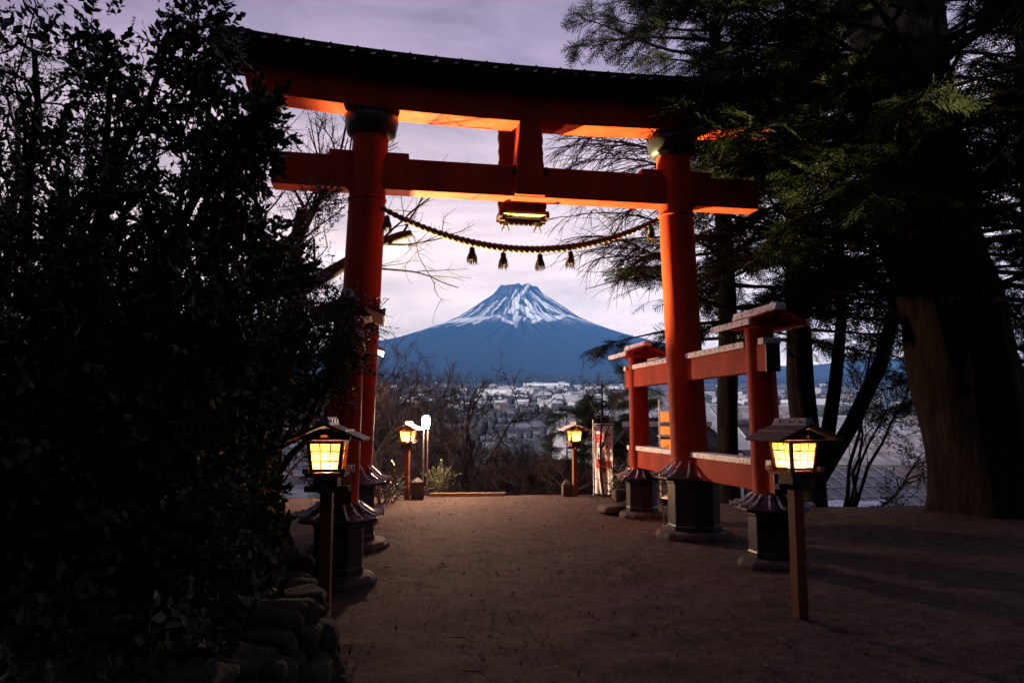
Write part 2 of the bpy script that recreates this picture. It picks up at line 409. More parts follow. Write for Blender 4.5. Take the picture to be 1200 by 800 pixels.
# far ridge beyond the town at the right
def ridge(name, x0, x1, yb, hmin, hmax, seed):
    u = np.linspace(0, 1, 160); v = np.linspace(0, 1, 14)
    Uu, Vv = np.meshgrid(u, v)
    crest = hmin + (hmax - hmin) * fbm(Uu * 6, Uu * 0 + .5, seed, 4)
    x = x0 + (x1 - x0) * Uu; y = yb + Vv * 1800
    z0 = terrain(x, y * 0 + yb) - 30
    z = z0 + (crest) * np.sin(Vv * PI / 2) * (.9 + .2 * fbm(Uu * 40, Vv * 4, seed + 5, 3))
    i = np.arange(160 * 14).reshape(14, 160)
    f = np.stack([i[:-1, :-1], i[:-1, 1:], i[1:, 1:], i[1:, :-1]], -1).reshape(-1, 4)
    o = mesh_arrays(name, np.stack([x, y, z], -1).reshape(-1, 3), f, M_RIDGE, smooth_=True)
    return tag(o, kind='structure')
M_RIDGE = material('wooded_ridge', (.035, .042, .05), .95, (.004, (.055, .06, .072), .4, .65))
ridge('hill', 1500, 9000, 7000, 120, 420, 3)
ridge('hill', -9000, -1500, 7000, 100, 330, 13)

# ------------------------------------------------------------------ torii gate (local u = along the beams, v = into the picture)
TC, TH = Vector((.22, 10.03, 0)), math.radians(10.2)
gate = thing('torii_gate', 'tall vermilion wooden torii gate with black tiled crown spanning the path', 'torii gate', TC, TH)
def tw(u, v, z):
    c, s_ = math.cos(TH), math.sin(TH)
    return np.array([TC.x + u * c - v * s_, TC.y + u * s_ + v * c, z])
SB, ST = 2.39, 2.19           # half spacing of the columns at foot and head
def col_u(z): return SB + (ST - SB) * z / 5.78
def foundation(u, v, r, h, rs, parent, hp=.2):
    """eight-sided black plinth with a flared metal skirt whose ribs curl at the corners"""
    m = MB(); m.lathe([(r * 1.5, -.15), (r * 1.5, .04), (r * 1.38, .085), (r * 1.1, .10)], (u, v, 0), 14)
    base = m.build('foundation_stone', M_STONE, parent, bevel=.02)
    m = MB(); m.lathe([(r * 1.04, .08), (r * 1.04, .16), (r, .18), (r, h - .07), (r * 1.05, h - .05), (r * 1.05, h)], (u, v, 0), 8, phase=PI / 8)
    p = m.build('plinth', M_BLACK, parent, bevel=.012)
    m = MB(); m.lathe([(rs * 1.02, h - .005), (rs * 1.04, h + .03), (rs * .80, h + .075), (rs * .62, h + .14), (rs * .54, h + hp), (.10, h + hp + .01)], (u, v, 0), 8, phase=PI / 8)
    sk = m.build('flared_skirt', M_SKIRT, p, bevel=.006)
    m = MB()
    for k in range(8):
        a = PI / 8 + k * PI / 4
        for off in (-.075, .075):
            pts = []
            for t in np.linspace(0, 1, 7):
                rad = rs * (.52 + .62 * t); zz = h + hp - .02 - (hp - .055) * math.sin(t * PI / 2) ** 1.0 + .045 * max(0, t - .6)
                o_ = off * (.6 + .6 * t) * rs / .5
                pts.append((u + rad * math.cos(a) - o_ * math.sin(a), v + rad * math.sin(a) + o_ * math.cos(a), zz + .02))
            m.tube(pts, [.016] * 6 + [.02], 6)
    m.build('skirt_rib', M_RIB, sk, smooth_=True)
    return p
for s_ in (-1, 1):
    us = SB * s_
    foundation(us, 0, .36, .80, .50, gate, .26)
    m = MB(); n = 14
    zz = np.linspace(.86, 5.74, n)
    m.tube([(s_ * col_u(z), 0, z) for z in zz], np.linspace(.262, .242, n), 36)
    c = m.build('column', M_RED, gate, smooth_=True)
    m = MB(); m.lathe([(.25, 0), (.262, .01), (.262, .035), (.25, .045)], (s_ * col_u(4.58), 0, 4.58), 36); m.build('iron_band', M_RED, c, smooth_=True)
    m = MB(); m.lathe([(.255, -.27), (.33, -.22), (.365, -.06), (.365, .015), (.26, .016)], (s_ * col_u(5.75), 0, 5.75), 32)
    m.build('capital', M_BLACK, c, smooth_=True)
    for sv in (-1, 1):
        v0 = 2.1 * sv
        foundation(us, v0, .26, .62, .40, gate, .18)
        m = MB(); zz = np.linspace(.68, 2.74, 8)
        # the supports lean a little towards the column
        m.tube([(s_ * (SB - .018 * z), v0 - sv * .02 * z, z) for z in zz], np.linspace(.175, .158, 8), 28)
        sc_ = m.build('support_column', M_RED, gate, smooth_=True)
        cu, cv = s_ * (SB - .05), v0 - sv * .055
        m = MB()
        for e in (-1, 1):          # gabled cap, ridge running front to back
            a = [(cu, cv - .45, 2.82), (cu + e * .345, cv - .45, 2.69), (cu + e * .345, cv + .45, 2.69), (cu, cv + .45, 2.82)]
            b = [(x, y, z + .05) for x, y, z in a]
            m.hexa(a, b)
        m.hexa([(cu - .24, cv - .28, 2.69), (cu + .24, cv - .28, 2.69), (cu + .24, cv + .28, 2.69), (cu - .24, cv + .28, 2.69)],
               [(cu - .12, cv - .30, 2.79), (cu + .12, cv - .30, 2.79), (cu + .12, cv + .30, 2.79), (cu - .12, cv + .30, 2.79)])
        cap = m.build('cap_roof', M_RED, sc_, bevel=.004)
        m = MB()
        m.hexa([(cu - .075, cv - .50, 2.845), (cu + .075, cv - .50, 2.845), (cu + .075, cv + .50, 2.845), (cu - .075, cv + .50, 2.845)],
               [(cu - .05, cv - .50, 2.93), (cu + .05, cv - .50, 2.93), (cu + .05, cv + .50, 2.93), (cu - .05, cv + .50, 2.93)])
        m.build('ridge_cover', M_METAL, cap, bevel=.006)
        for e in (-1, 1):
            m = MB(); m.box((cu + e * .36, cv, 2.715), (.03, .94, .07)); m.build('eaves_flashing', M_METAL, cap, bevel=.006)
    # side beams through column and both supports, with flashing on top
    for zc, hh, ul in ((2.33, .30, 0.0), (.97, .29, 0.0)):
        uc = s_ * (SB - .03 * zc - .012)
        m = MB(); m.box((uc, 0, zc), (.155, 4.78, hh)); bm_ = m.build('side_beam', M_RED, gate, bevel=.008)
        for a, b in ((-2.39, -2.27), (-1.94, -.25), (.25, 1.94), (2.27, 2.39)):
            m = MB(); m.box((uc, (a + b) / 2, zc + hh / 2 + .037), (.215, b - a, .075)); m.build('beam_flashing', M_METAL, bm_, bevel=.006)
        for sv in (-1, 1):
            m = MB(); m.box((uc, sv * 2.395, zc), (.17, .02, hh + .02)); m.build('end_plate', M_BLACK, bm_)
# tie beam
m = MB(); m.box((0, 0, 4.95), (6.95, .30, .44)); tie = m.build('tie_beam', M_RED, gate, bevel=.012)
for s_ in (-1, 1):
    for e in (-1, 1):
        m = MB(); uu = s_ * col_u(5.2) + e * .38
        m.hexa([(uu - .16, -.11, 5.17), (uu + .16, -.11, 5.17), (uu + .16, .11, 5.17), (uu - .16, .11, 5.17)], [(uu - .15, -.11, 5.26), (uu + .15, -.11, 5.26), (uu + .15, .11, 5.26), (uu - .15, .11, 5.26)])
        m.build('wedge', M_RED, gate, bevel=.006)
# curved lintel and crown
def lift(u): return .20 * (abs(u) / 4.2) ** 2.2
def swept(prof, L_, name, mat, parent, skew=0.0, bevel=0, n=41):
    """profile (v,z) swept along the curve of the crown"""
    k = len(prof); v, f = [], []
    us_ = np.linspace(-L_, L_, n)
    for u in us_:
        for (pv, pz) in prof:
            end = skew * (pz - prof[0][1]) * (1 if u > 0 else -1) * (abs(u) / L_) ** 6
            v.append((u + end, pv, pz + lift(u)))
    for i in range(n - 1):
        for j in range(k):
            j2 = (j + 1) % k
            f.append((i * k + j, i * k + j2, (i + 1) * k + j2, (i + 1) * k + j))
    f.append(tuple(range(k - 1, -1, -1))); f.append(tuple((n - 1) * k + j for j in range(k)))
    mm = MB(); mm.add(v, f); return mm.build(name, mat, parent, bevel=bevel)
swept([(-.20, 5.80), (.20, 5.80), (.20, 6.20), (-.20, 6.20)], 3.80, 'lintel', M_RED, gate, .25, bevel=.012)
swept([(-.26, 6.203), (.26, 6.203), (.30, 6.367), (-.30, 6.367)], 4.0, 'crown_beam', M_BLACK, gate, .3)
roof = swept([(-.62, 6.335), (-.30, 6.37), (.30, 6.37), (.62, 6.335), (.62, 6.41), (.12, 6.56), (-.12, 6.56), (-.62, 6.41)], 4.22, 'crown_roof', M_ROOF, gate, .25)
swept([(-.13, 6.55), (.13, 6.55), (.10, 6.62), (-.10, 6.62)], 4.26, 'roof_ridge', M_ROOF, roof, .3)
for sv in (-1, 1):
    m = MB(); m.tube([(0, sv * .625, 6.405), (0, sv * .14, 6.555)], [.017, .017], 8); bt0 = m.build('roof_batten', M_ROOF, roof, smooth_=True)
    for k, u in enumerate(np.arange(-4.08, 4.1, .34)):
        b_ = bt0 if k == 0 else bt0.copy()
        if k: COL.objects.link(b_)
        b_.location = (u, 0, lift(u))
m = MB(); m.hexa([(-.03, -.012, -.02), (.02, -.012, -.008), (.02, .012, -.008), (-.03, .012, -.02)], [(-.03, -.012, -.006), (.03, -.012, .010), (.03, .012, .010), (-.03, .012, -.006)])
clip = m.build('eaves_clip', M_METAL, roof)
k = 0
for u in np.arange(-4.08, 4.1, .272):
    for sv in (-1, 1):
        c_ = clip if k == 0 else clip.copy()
        if k: COL.objects.link(c_)
        k += 1; c_.location = (u + RNG.normal(0, .012), sv * .632, 6.345 + lift(u)); sc_ = RNG.uniform(.6, 1.2); c_.scale = (sc_, 1, sc_)
# centre strut and the votive plaque behind it
m = MB()
m.hexa([(-.215, -.215, 4.74), (.215, -.215, 4.74), (.215, -.152, 4.74), (-.215, -.152, 4.74)], [(-.15, -.215, 5.798), (.15, -.215, 5.798), (.15, -.152, 5.798), (-.15, -.152, 5.798)])
m.hexa([(-.19, -.15, 5.172), (.19, -.15, 5.172), (.19, .16, 5.172), (-.19, .16, 5.172)], [(-.15, -.15, 5.798), (.15, -.15, 5.798), (.15, .16, 5.798), (-.15, .16, 5.798)])
strut = m.build('centre_strut', M_RED, gate, bevel=.008)
for e in (-1, 1):
    m = MB(); m.box((e * .225, -.19, 5.10), (.04, .09, .09)); m.build('strut_peg', M_BLACK, strut, bevel=.006)
m = MB(); m.hexa([(-.26, .36, 4.58), (.26, .36, 4.58), (.26, .40, 4.58), (-.26, .40, 4.58)], [(-.26, .54, 5.96), (.26, .54, 5.96), (.26, .58, 5.96), (-.26, .58, 5.96)])
plq = m.build('plaque', M_DARKPAINT, gate)
for e in (-1, 1):                       # carved wavy side rails
    m = MB(); n = 25; prof = []
    for i in range(n):
        t = i / (n - 1); z = 4.52 + 1.45 * t; v = .36 + .18 * t
        prof.append((.262, v, z, .345 + .008 * math.sin(t * 44) + .012 * math.sin(t * 6)))
    v = []
    for a, vv, z, b in prof: v += [(e * a, vv - .03, z), (e * b, vv - .03, z), (e * b, vv + .05, z), (e * a, vv + .05, z)]
    f = [tuple(range(4)), tuple(4 * (n - 1) + j for j in range(4))]
    for i in range(n - 1):
        for j in range(4): f.append((4 * i + j, 4 * i + (j + 1) % 4, 4 * i + 4 + (j + 1) % 4, 4 * i + 4 + j))
    m.add(v, f); m.build('carved_rail', M_DARKPAINT, plq)
m = MB(); m.box((0, .345, 4.60), (.64, .25, .02)); m.build('ledge_underside', material('painted_lit_ledge', (.42, .30, .17), .7, (9, (.28, .18, .10), .4, .7), stretch=(.2, 1, 1)), plq)  # paler board: lamplight on the ledge underside put into its colour
m = MB(); m.box((0, .345, 4.625), (.72, .30, .03)); m.box((-.345, .345, 4.58), (.05, .27, .07)); m.box((.345, .345, 4.58), (.05, .27, .07)); m.box((0, .49, 4.555), (.74, .04, .07))
for k in range(9): m.lathe([(.030, -.012), (.036, .012), (.036, .03)], (-.29 + k * .0725, .49, 4.502), 8)
shelf = m.build('plaque_ledge', M_DARKPAINT, plq, bevel=.004)
for e in (-1, 1):
    m = MB(); m.box((e * .24, .46, 4.50), (.075, .03, .07)); m.tube([(e * .24 - .02, .46, 4.46), (e * .24 - .05, .45, 4.41), (e * .24 - .055, .45, 4.37)], [.014, .01, .004], 6)
    m.tube([(e * .24 + .02, .46, 4.46), (e * .24 + .05, .45, 4.41), (e * .24 + .055, .45, 4.37)], [.014, .01, .004], 6)
    m.build('hanging_fitting', M_LCAP, shelf)

# ------------------------------------------------------------------ sacred rope
A, B = at(446, 243, 9.30), at(771, 257, 10.12)
sag = .50
def rope_pt(t):
    p = A * (1 - t) + B * t
    return p + np.array([0, 0, -4 * sag * t * (1 - t)])
rope = thing('sacred_rope', 'twisted straw rope with hanging tassels strung between the two gate columns', 'rope', rope_pt(.5))
RO = np.array(rope.location)
ts = np.linspace(0, 1, 420)
P0 = np.array([rope_pt(t) for t in ts])
Tn = np.gradient(P0, axis=0); Tn /= np.linalg.norm(Tn, axis=1)[:, None]
E1 = np.cross(Tn, [0, 0, 1.]); E1 /= np.linalg.norm(E1, axis=1)[:, None]; E2 = np.cross(Tn, E1)
m = MB(); turns = 42; taper = .75 + .35 * np.sin(ts * PI)
for k in range(2):
    ph = ts * turns * 2 * PI / 1.6 + k * PI
    m.tube(P0 + (np.cos(ph) * .023 * taper)[:, None] * E1 + (np.sin(ph) * .023 * taper)[:, None] * E2 - RO, .027 * taper, 7)
m.build('twisted_cord', M_ROPE, rope, smooth_=True)
def tassel(p, s_=1.0):
    m = MB(); p = p - RO
    m.tube([p, p + [0, 0, -.07 * s_]], .008, 6)
    m.lathe([(.012, -.06), (.035, -.075), (.036, -.10), (.040, -.105), (.040, -.125), (.036, -.13), (.050, -.22), (.046, -.235), (.01, -.235)], tuple(p + np.array([0, 0, .0])), 12)
    for k in range(60):
        a = RNG.random() * 2 * PI; q_ = RNG.uniform(.7, 1.25)
        m.tube([p + [.036 * math.cos(a), .036 * math.sin(a), -.13], p + [.052 * q_ * math.cos(a), .052 * q_ * math.sin(a), -.20], p + [.060 * q_ * math.cos(a + .1), .060 * q_ * math.sin(a + .1), -.25 - .06 * RNG.random()]], [.005, .004, .002], 4)
    return m.build('tassel', M_TASSEL, rope, smooth_=True)
for px in (553, 589.5, 633, 669):
    t = min(ts, key=lambda q: abs((600 + FPX * ((rope_pt(q) - [0, 0, CAM_H]) @ CR) / ((rope_pt(q) - [0, 0, CAM_H]) @ CF)) - px))
    tassel(rope_pt(t))
for t in (.022, .972): tassel(rope_pt(t), .4)

# ------------------------------------------------------------------ lanterns on posts
M_PANE = bpy.data.materials.new('lit_paper_pane'); M_PANE.use_nodes = True
_t = M_PANE.node_tree; _t.nodes.clear()
_o = _t.nodes.new('ShaderNodeOutputMaterial'); _tr = _t.nodes.new('ShaderNodeBsdfTranslucent'); _tr.inputs['Color'].default_value = (.88, .47, .14, 1)
_e = _t.nodes.new('ShaderNodeEmission'); _e.inputs['Color'].default_value = (1, .40, .075, 1); _e.inputs['Strength'].default_value = .15
_a = _t.nodes.new('ShaderNodeAddShader'); _t.links.new(_tr.outputs[0], _a.inputs[0]); _t.links.new(_e.outputs[0], _a.inputs[1]); _t.links.new(_a.outputs[0], _o.inputs['Surface'])
M_BULB = emitter('warm_bulb', (1, .64, .28), 430)
def lantern(label, x, y, rz, mat_post, mat_roof, h=1.64, first=None):
    z0 = float(terrain(x, y))
    g = thing('post_lantern', label, 'lantern', (x, y, z0), rz, 'wooden post lanterns along the path')
    pm = MB(); pm.box((0, 0, .56), (.095, .095, 1.22)); pm.build('post', mat_post, g, bevel=.006)
    m = MB(); m.box((0, 0, 1.145), (.19, .19, .09)); m.box((0, -.0, 1.085), (.36, .06, .05)); m.box((0, 0, 1.085), (.06, .36, .052))
    m.build('bracket', M_WOODDK, g, bevel=.006)
    m = MB(); m.box((0, 0, 1.205), (.31, .31, .035)); tray = m.build('tray', mat_post, g, bevel=.005)
    for sx in (-1, 1):
        for sy in (-1, 1): m = MB(); m.box((sx * .145, sy * .145, 1.235), (.05, .05, .04)); m.build('tray_peg', M_LCAP, tray, bevel=.004)
    # tapered box: wider at the top
    b, t_, zb, zt = .108, .135, 1.225, 1.475
    m = MB()
    for sx in (-1, 1):
        for sy in (-1, 1):
            q = .013
            lo = [(sx * b - q, sy * b - q, zb), (sx * b + q, sy * b - q, zb), (sx * b + q, sy * b + q, zb), (sx * b - q, sy * b + q, zb)]
            hi = [(sx * t_ - q, sy * t_ - q, zt), (sx * t_ + q, sy * t_ - q, zt), (sx * t_ + q, sy * t_ + q, zt), (sx * t_ - q, sy * t_ + q, zt)]
            m.hexa(lo, hi)
    for sgn in (-1, 1):
        m.box((0, sgn * (b + .001), zb + .012), (2 * b - .02, .024, .024)); m.box((sgn * (b + .001), 0, zb + .012), (.024, 2 * b - .02, .024))
        m.box((0, sgn * (t_ - .001), zt - .012), (2 * t_ - .02, .024, .024)); m.box((sgn * (t_ - .001), 0, zt - .012), (.024, 2 * t_ - .02, .024))
    fr = m.build('lamp_frame', mat_post, g)
    m = MB()                                       # lattice bars, two upright and two level on every side
    for k in range(4):
        c, s_ = math.cos(k * PI / 2), math.sin(k * PI / 2)
        M_ = np.array([[c, -s_, 0], [s_, c, 0], [0, 0, 1]])
        def W(x_, t): return M_ @ np.array([x_ * (b + (t_ - b) * t), -(b + (t_ - b) * t) - .004, zb + (zt - zb) * t])
        for xx in (-.32, .32): m.tube([W(xx, .05), W(xx, .95)], .0052, 4)
        for tt in (.35, .66): m.tube([W(-.93, tt), W(.93, tt)], .0052, 4)
    m.build('lattice', M_WOODDK, fr)
    for k in range(4):
        c, s_ = math.cos(k * PI / 2), math.sin(k * PI / 2)
        M_ = np.array([[c, -s_, 0], [s_, c, 0], [0, 0, 1]])
        q = [M_ @ np.array([sx * (w_ - .012), -w_ + .004, z_]) for sx, w_, z_ in ((-1, b, zb + .02), (1, b, zb + .02), (1, t_, zt - .02), (-1, t_, zt - .02))]
        m = MB(); m.add(q, [(0, 1, 2, 3)]); m.build('pane', M_PANE, g)
    m = MB(); m.lathe([(.012, -.04), (.022, -.028), (.030, 0), (.022, .026), (.006, .034)], (0, 0, 1.295), 12); m.build('bulb', M_BULB, g, smooth_=True)
    # gable ends with a small cut-out, then the roof boards
    for sgn in (-1, 1):
        m = MB(); yy = sgn * .15
        for sx in (-1, 1):
            for (x1, x2, za, zb_) in ((.045, .19, 0, 0), ):
                lo, hi = [], []
                for (x_, z_) in ((sx * .035, 1.482), (sx * .20, 1.482), (sx * .20, 1.505), (sx * .035, 1.575)):
                    lo.append((x_, yy - .01, z_)); hi.append((x_, yy + .01, z_))
                m.hexa(lo, hi)
        m.box((0, yy, 1.545), (.072, .02, .05)); m.box((0, yy, 1.487), (.072, .02, .012))
        m.build('gable', mat_post, g)
    m = MB()
    for sx in (-1, 1):
        a = [(0, -.245, 1.598), (sx * .305, -.245, 1.468), (sx * .305, .245, 1.468), (0, .245, 1.598)]
        n_ = [(x_ + sx * .008, y_, z_ + .022) for x_, y_, z_ in a]; n_[0] = (0, -.245, 1.622); n_[3] = (0, .245, 1.622)
        m.hexa(a, n_)
        a2 = [(sx * .16, -.252, 1.553), (sx * .172, -.252, 1.548), (sx * .172, .252, 1.548), (sx * .16, .252, 1.553)]
        m.hexa(a2, [(x_, y_, z_ + .012) for x_, y_, z_ in a2])
    rf = m.build('roof', mat_roof, g, bevel=.003)
    m = MB(); m.hexa([(-.05, -.225, 1.598), (.05, -.225, 1.598), (.05, .225, 1.598), (-.05, .225, 1.598)], [(-.025, -.21, 1.665), (.025, -.21, 1.665), (.025, .21, 1.665), (-.025, .21, 1.665)])
    for yy in (-.13, 0, .13):
        m.tube([(-.05, yy, 1.634), (.05, yy, 1.634)], .011, 8)
    m.build('ridge_cap', M_LCAP, rf, bevel=.004)
    if h != 1.64: g.scale = (h / 1.64,) * 3
    return g
M_WOODLT = material('pale_lantern_wood', (.27, .12, .04), .55, (7, (.16, .06, .02), .4, .7), (30, .2, .004), .35, stretch=(1, 1, .12))
M_SNOWROOF = material('frosted_lantern_roof', (.50, .47, .50), .6, (9, (.28, .25, .27), .45, .65), (30, .3, .004), .3)
lantern('lit wooden lantern with dark roof in front of the right black plinth', 2.42, 6.29, math.radians(17), M_WOOD, M_LROOF)
lantern('lit wooden lantern beside the stone wall and leafy bush', -1.50, 5.98, math.radians(4), M_WOOD, M_LROOF)
lantern('small lit lantern with frosted roof near the red lettered banner', 1.33, 15.55, math.radians(14), M_WOODLT, M_SNOWROOF, h=1.54)
lantern('small lit lantern in front of the glowing globe lamp at the path end', -2.14, 15.0, math.radians(-14), M_WOOD, M_LROOF, h=1.55)

# ------------------------------------------------------------------ globe lamp on twin pipes
gx, gy = -1.84, 15.6
gl = thing('globe_lamp', 'glowing white globe lamp on thin twin pipes at the end of the path', 'lamp', (gx, gy, float(terrain(gx, gy)) - .1))
m = MB()
for e in (-1, 1): m.tube([(e * .045, 0, 0), (e * .045, 0, 1.52)], .017, 8)
m.box((0, 0, 1.535), (.14, .06, .03)); m.build('post', M_LCAP, gl)
m = MB(); m.lathe([(.045, 1.55), (.075, 1.57), (.08, 1.62), (.08, 1.72), (.07, 1.775), (.03, 1.80)], (0, 0, 0), 20)
M_GLOBE = emitter('glowing_globe', (1, .60, .37), 3000)
m.build('globe', M_GLOBE, gl, smooth_=True)

# ------------------------------------------------------------------ floodlight behind the right column, and an unseen one added at the left
def floodlight(label, x, y, aim, energy):
    g = thing('floodlight', label, 'floodlight', (x, y, float(terrain(x, y))))
    d = Vector(aim) - Vector((x, y, .42)); q = d.to_track_quat('-Z', 'Y'); Mq = np.array(q.to_matrix())
    m = MB(); m.box((0, 0, .01), (.22, .16, .02)); m.tube([(-.1, 0, .0), (-.13, 0, .42)], .012, 6); m.tube([(.1, 0, 0), (.13, 0, .42)], .012, 6); m.build('stand', M_LCAP, g)
    c = np.array([0, 0, .42])
    m = MB()
    for cc, dd in (((0, 0, .05), (.24, .20, .02)), ((-.115, 0, 0), (.012, .20, .10)), ((.115, 0, 0), (.012, .20, .10)), ((0, .095, 0), (.22, .012, .10)), ((0, -.095, 0), (.22, .012, .10))):
        m.box((Mq @ np.array(cc)) + c, dd, Mq)
    m.build('housing', M_BLACK, g)
    m = MB(); m.box((Mq @ np.array((0, 0, .03))) + c, (.20, .16, .006), Mq); m.build('lamp_glass', emitter('flood_lamp', (1, .55, .16), 40), g)
    l_ = bpy.data.lights.new('flood_beam', 'SPOT'); l_.energy = energy; l_.color = (1, .86, .34); l_.spot_size = math.radians(58); l_.spot_blend = .5; l_.shadow_soft_size = .06
    lo = bpy.data.objects.new('flood_beam', l_); COL.objects.link(lo); lo.parent = g; lo.location = Vector((0, 0, .42)) + d.normalized() * .03; lo.rotation_euler = q.to_euler()
floodlight('small yellow floodlight low behind the right column plinth', 2.46, 11.45, (1.0, 10.3, 5.4), 350)
floodlight('unseen floodlight added behind the far left support to light the beam undersides', -2.92, 14.14, (.8, 10.2, 6.0), 23000)  # unseen lamp, added so the undersides of the beams glow

# ------------------------------------------------------------------ path end: stone posts, edging, banner
def stone_post(label, x, y, wdt, h, rz):
    g = MB(); z = float(terrain(x, y))
    a = wdt / 2
    g.hexa([(-a, -a, -.1), (a, -a, -.1), (a, a, -.1), (-a, a, -.1)], [(-a * .95, -a * .95, h - .09), (a * .95, -a * .95, h - .09), (a * .95, a * .95, h - .09), (-a * .95, a * .95, h - .09)])
    g.hexa([(-a * .95, -a * .95, h - .088), (a * .95, -a * .95, h - .088), (a * .95, a * .95, h - .088), (-a * .95, a * .95, h - .088)], [(-.02, -.02, h), (.02, -.02, h), (.02, .02, h), (-.02, .02, h)])
    o = g.build('stone_post', M_STONE, bevel=.01, loc=(x, y, z)); o.rotation_euler.z = rz
    tag(o, label, 'stone post')
stone_post('dark squat stone post in front of the globe lamp pipes', -1.93, 15.05, .25, .44, .2)
stone_post('dark low stone post beside the frosted roof lantern', 1.16, 15.6, .20, .34, .1)
m = MB(); p0 = at(503, 580, 15.62); p1 = at(592, 578.5, 15.75)
dv = p1 - p0; an = math.atan2(dv[1], dv[0]); ln = np.linalg.norm(dv)
m.box((0, 0, .03), (ln, .07, .10)); o = m.build('edging_timber', M_STONE, bevel=.008, loc=((p0[0] + p1[0]) / 2, (p0[1] + p1[1]) / 2, 0.0)); o.rotation_euler.z = an
o.data.materials[0] = material('weathered_timber', (.30, .24, .20), .85, (12, (.18, .14, .12), .4, .7), (30, .4, .006))
tag(o, 'weathered timber edging along the far end of the path', 'edging')

bx, by = 1.98, 15.75
bz = float(terrain(bx, by))
ban = thing('banner', 'white vertical banner with red lettering beside the dark conifer shrub', 'banner', (bx, by, bz), -.42)
top = 1.50 - bz
m = MB(); m.tube([(-.25, .02, 0), (-.25, .02, top + .12)], .013, 8); m.tube([(-.25, .02, top + .03), (.24, .02, top + .03)], .009, 6); m.build('pole', M_METAL, ban)
nu, nv = 22, 60
U_, V_ = np.meshgrid(np.linspace(0, 1, nu), np.linspace(0, 1, nv))
def cloth(u, v): return -.215 + .43 * u - .02 * v * u, -.02 + (.028 * np.sin(u * 9 + v * 2.5) + .02 * np.sin(u * 19 - v * 4)) * (.35 + .9 * v), top - 1.45 * v - .015 * np.sin(u * PI)
cx_, cy_, cz_ = cloth(U_, V_)
i_ = np.arange(nu * nv).reshape(nv, nu)
cl = mesh_arrays('banner_cloth', np.stack([cx_, cy_, cz_], -1).reshape(-1, 3), np.stack([i_[:-1, :-1], i_[1:, :-1], i_[1:, 1:], i_[:-1, 1:]], -1).reshape(-1, 4), material('white_banner_cloth', (.78, .76, .78), .85), ban, True)
sm_ = cl.modifiers.new('thickness', 'SOLIDIFY'); sm_.thickness = .003
M_LETTER = material('red_lettering', (.55, .015, .03), .7)
for ch, vc, hh in (('勝', .235, .37), ('守', .60, .37)):
    cu = bpy.data.curves.new('lettering', 'FONT'); cu.body = ch; cu.size = hh; cu.align_x = 'CENTER'; cu.align_y = 'CENTER'; cu.offset = .012; cu.resolution_u = 3
    to = bpy.data.objects.new('lettering_source', cu); COL.objects.link(to)
    dg = bpy.context.evaluated_depsgraph_get(); dg.update()
    me = bpy.data.meshes.new_from_object(to.evaluated_get(dg))
    bpy.data.objects.remove(to)
    bm = bmesh.new(); bm.from_mesh(me)
    bmesh.ops.triangulate(bm, faces=bm.faces[:])
    bmesh.ops.subdivide_edges(bm, edges=[e for e in bm.edges if e.calc_length() > .04], cuts=2, use_grid_fill=False)
    bmesh.ops.triangulate(bm, faces=bm.faces[:])
    co_ = np.array([v.co[:] for v in bm.verts])
    if len(co_):
        mid = (co_.max(0) + co_.min(0)) / 2
        for v in bm.verts:
            u = (v.co.x - mid[0] + .215) / .43; vv = vc - (v.co.y - mid[1]) / 1.45
            a, b, c = cloth(np.array(u), np.array(vv)); v.co = (float(a), float(b) - .006, float(c))
    bm.to_mesh(me); bm.free(); me.materials.clear()
    link_mesh('lettering', me, M_LETTER, ban)

# ------------------------------------------------------------------ stone wall at the left
m = MB()
def stone(c, d, rz, seed):
    r = np.random.default_rng(seed)
    bm = bmesh.new(); bmesh.ops.create_icosphere(bm, subdivisions=3, radius=1)
    v = np.array([q.co[:] for q in bm.verts]); f = [tuple(q.index for q in p.verts) for p in bm.faces]; bm.free()
    v = np.sign(v) * np.abs(v) ** .5
    v = v * (1 + .16 * np.sin(v @ r.normal(0, 1.5, 3) + r.random() * 6)[:, None] + .07 * np.sin(v @ r.normal(0, 4, 3))[:, None] + .03 * np.sin(v @ r.normal(0, 9, 3))[:, None]) * np.array(d) / 2
    cc, ss = math.cos(rz), math.sin(rz)
    tl = r.normal(0, .10)
    v = v @ np.array([[cc, ss, 0], [-ss, cc, 0], [0, 0, 1]]) + np.array(c)
    return v, f
k = 0
for row, (zr, hr) in enumerate(((.07, .22), (.25, .20), (.41, .19), (.55, .15))):
    y = 2.4 + .13 * row
    while y < 8.6:
        ln = .16 + .20 * RNG.random()
        yc = y + ln / 2; slope_ = float(wall_x(np.array(yc + .1)) - wall_x(np.array(yc - .1))) / .2
        x = float(wall_x(np.array(yc))) - .045 * row + RNG.normal(0, .015)
        v, f = stone((x, yc, zr + RNG.normal(0, .02)), (.30, ln * 1.06, hr * 1.10), -math.atan(slope_), k); k += 1
        m.add(v, f); y += ln * .97
tag(m.build('stone_wall', M_WALLSTONE, smooth_=True), 'low dark rubble stone wall holding the bank at the left of the path', 'stone wall')

# stepping blocks by the rear support
for lab, x, y, d, z in (('pale stacked stone block beside the far right plinth', 1.93, 13.1, (.26, .3, .22), .30), ('flat stone step below the pale block by the far right plinth', 1.80, 12.9, (.6, .5, .16), .08)):
    v, f = stone((0, 0, 0), d, .2, 900 + int(z * 100)); m = MB(); m.add(v, f)
    tag(m.build('stone_block', M_STONE, smooth_=True, loc=(x, y, z)), lab, 'stone block')

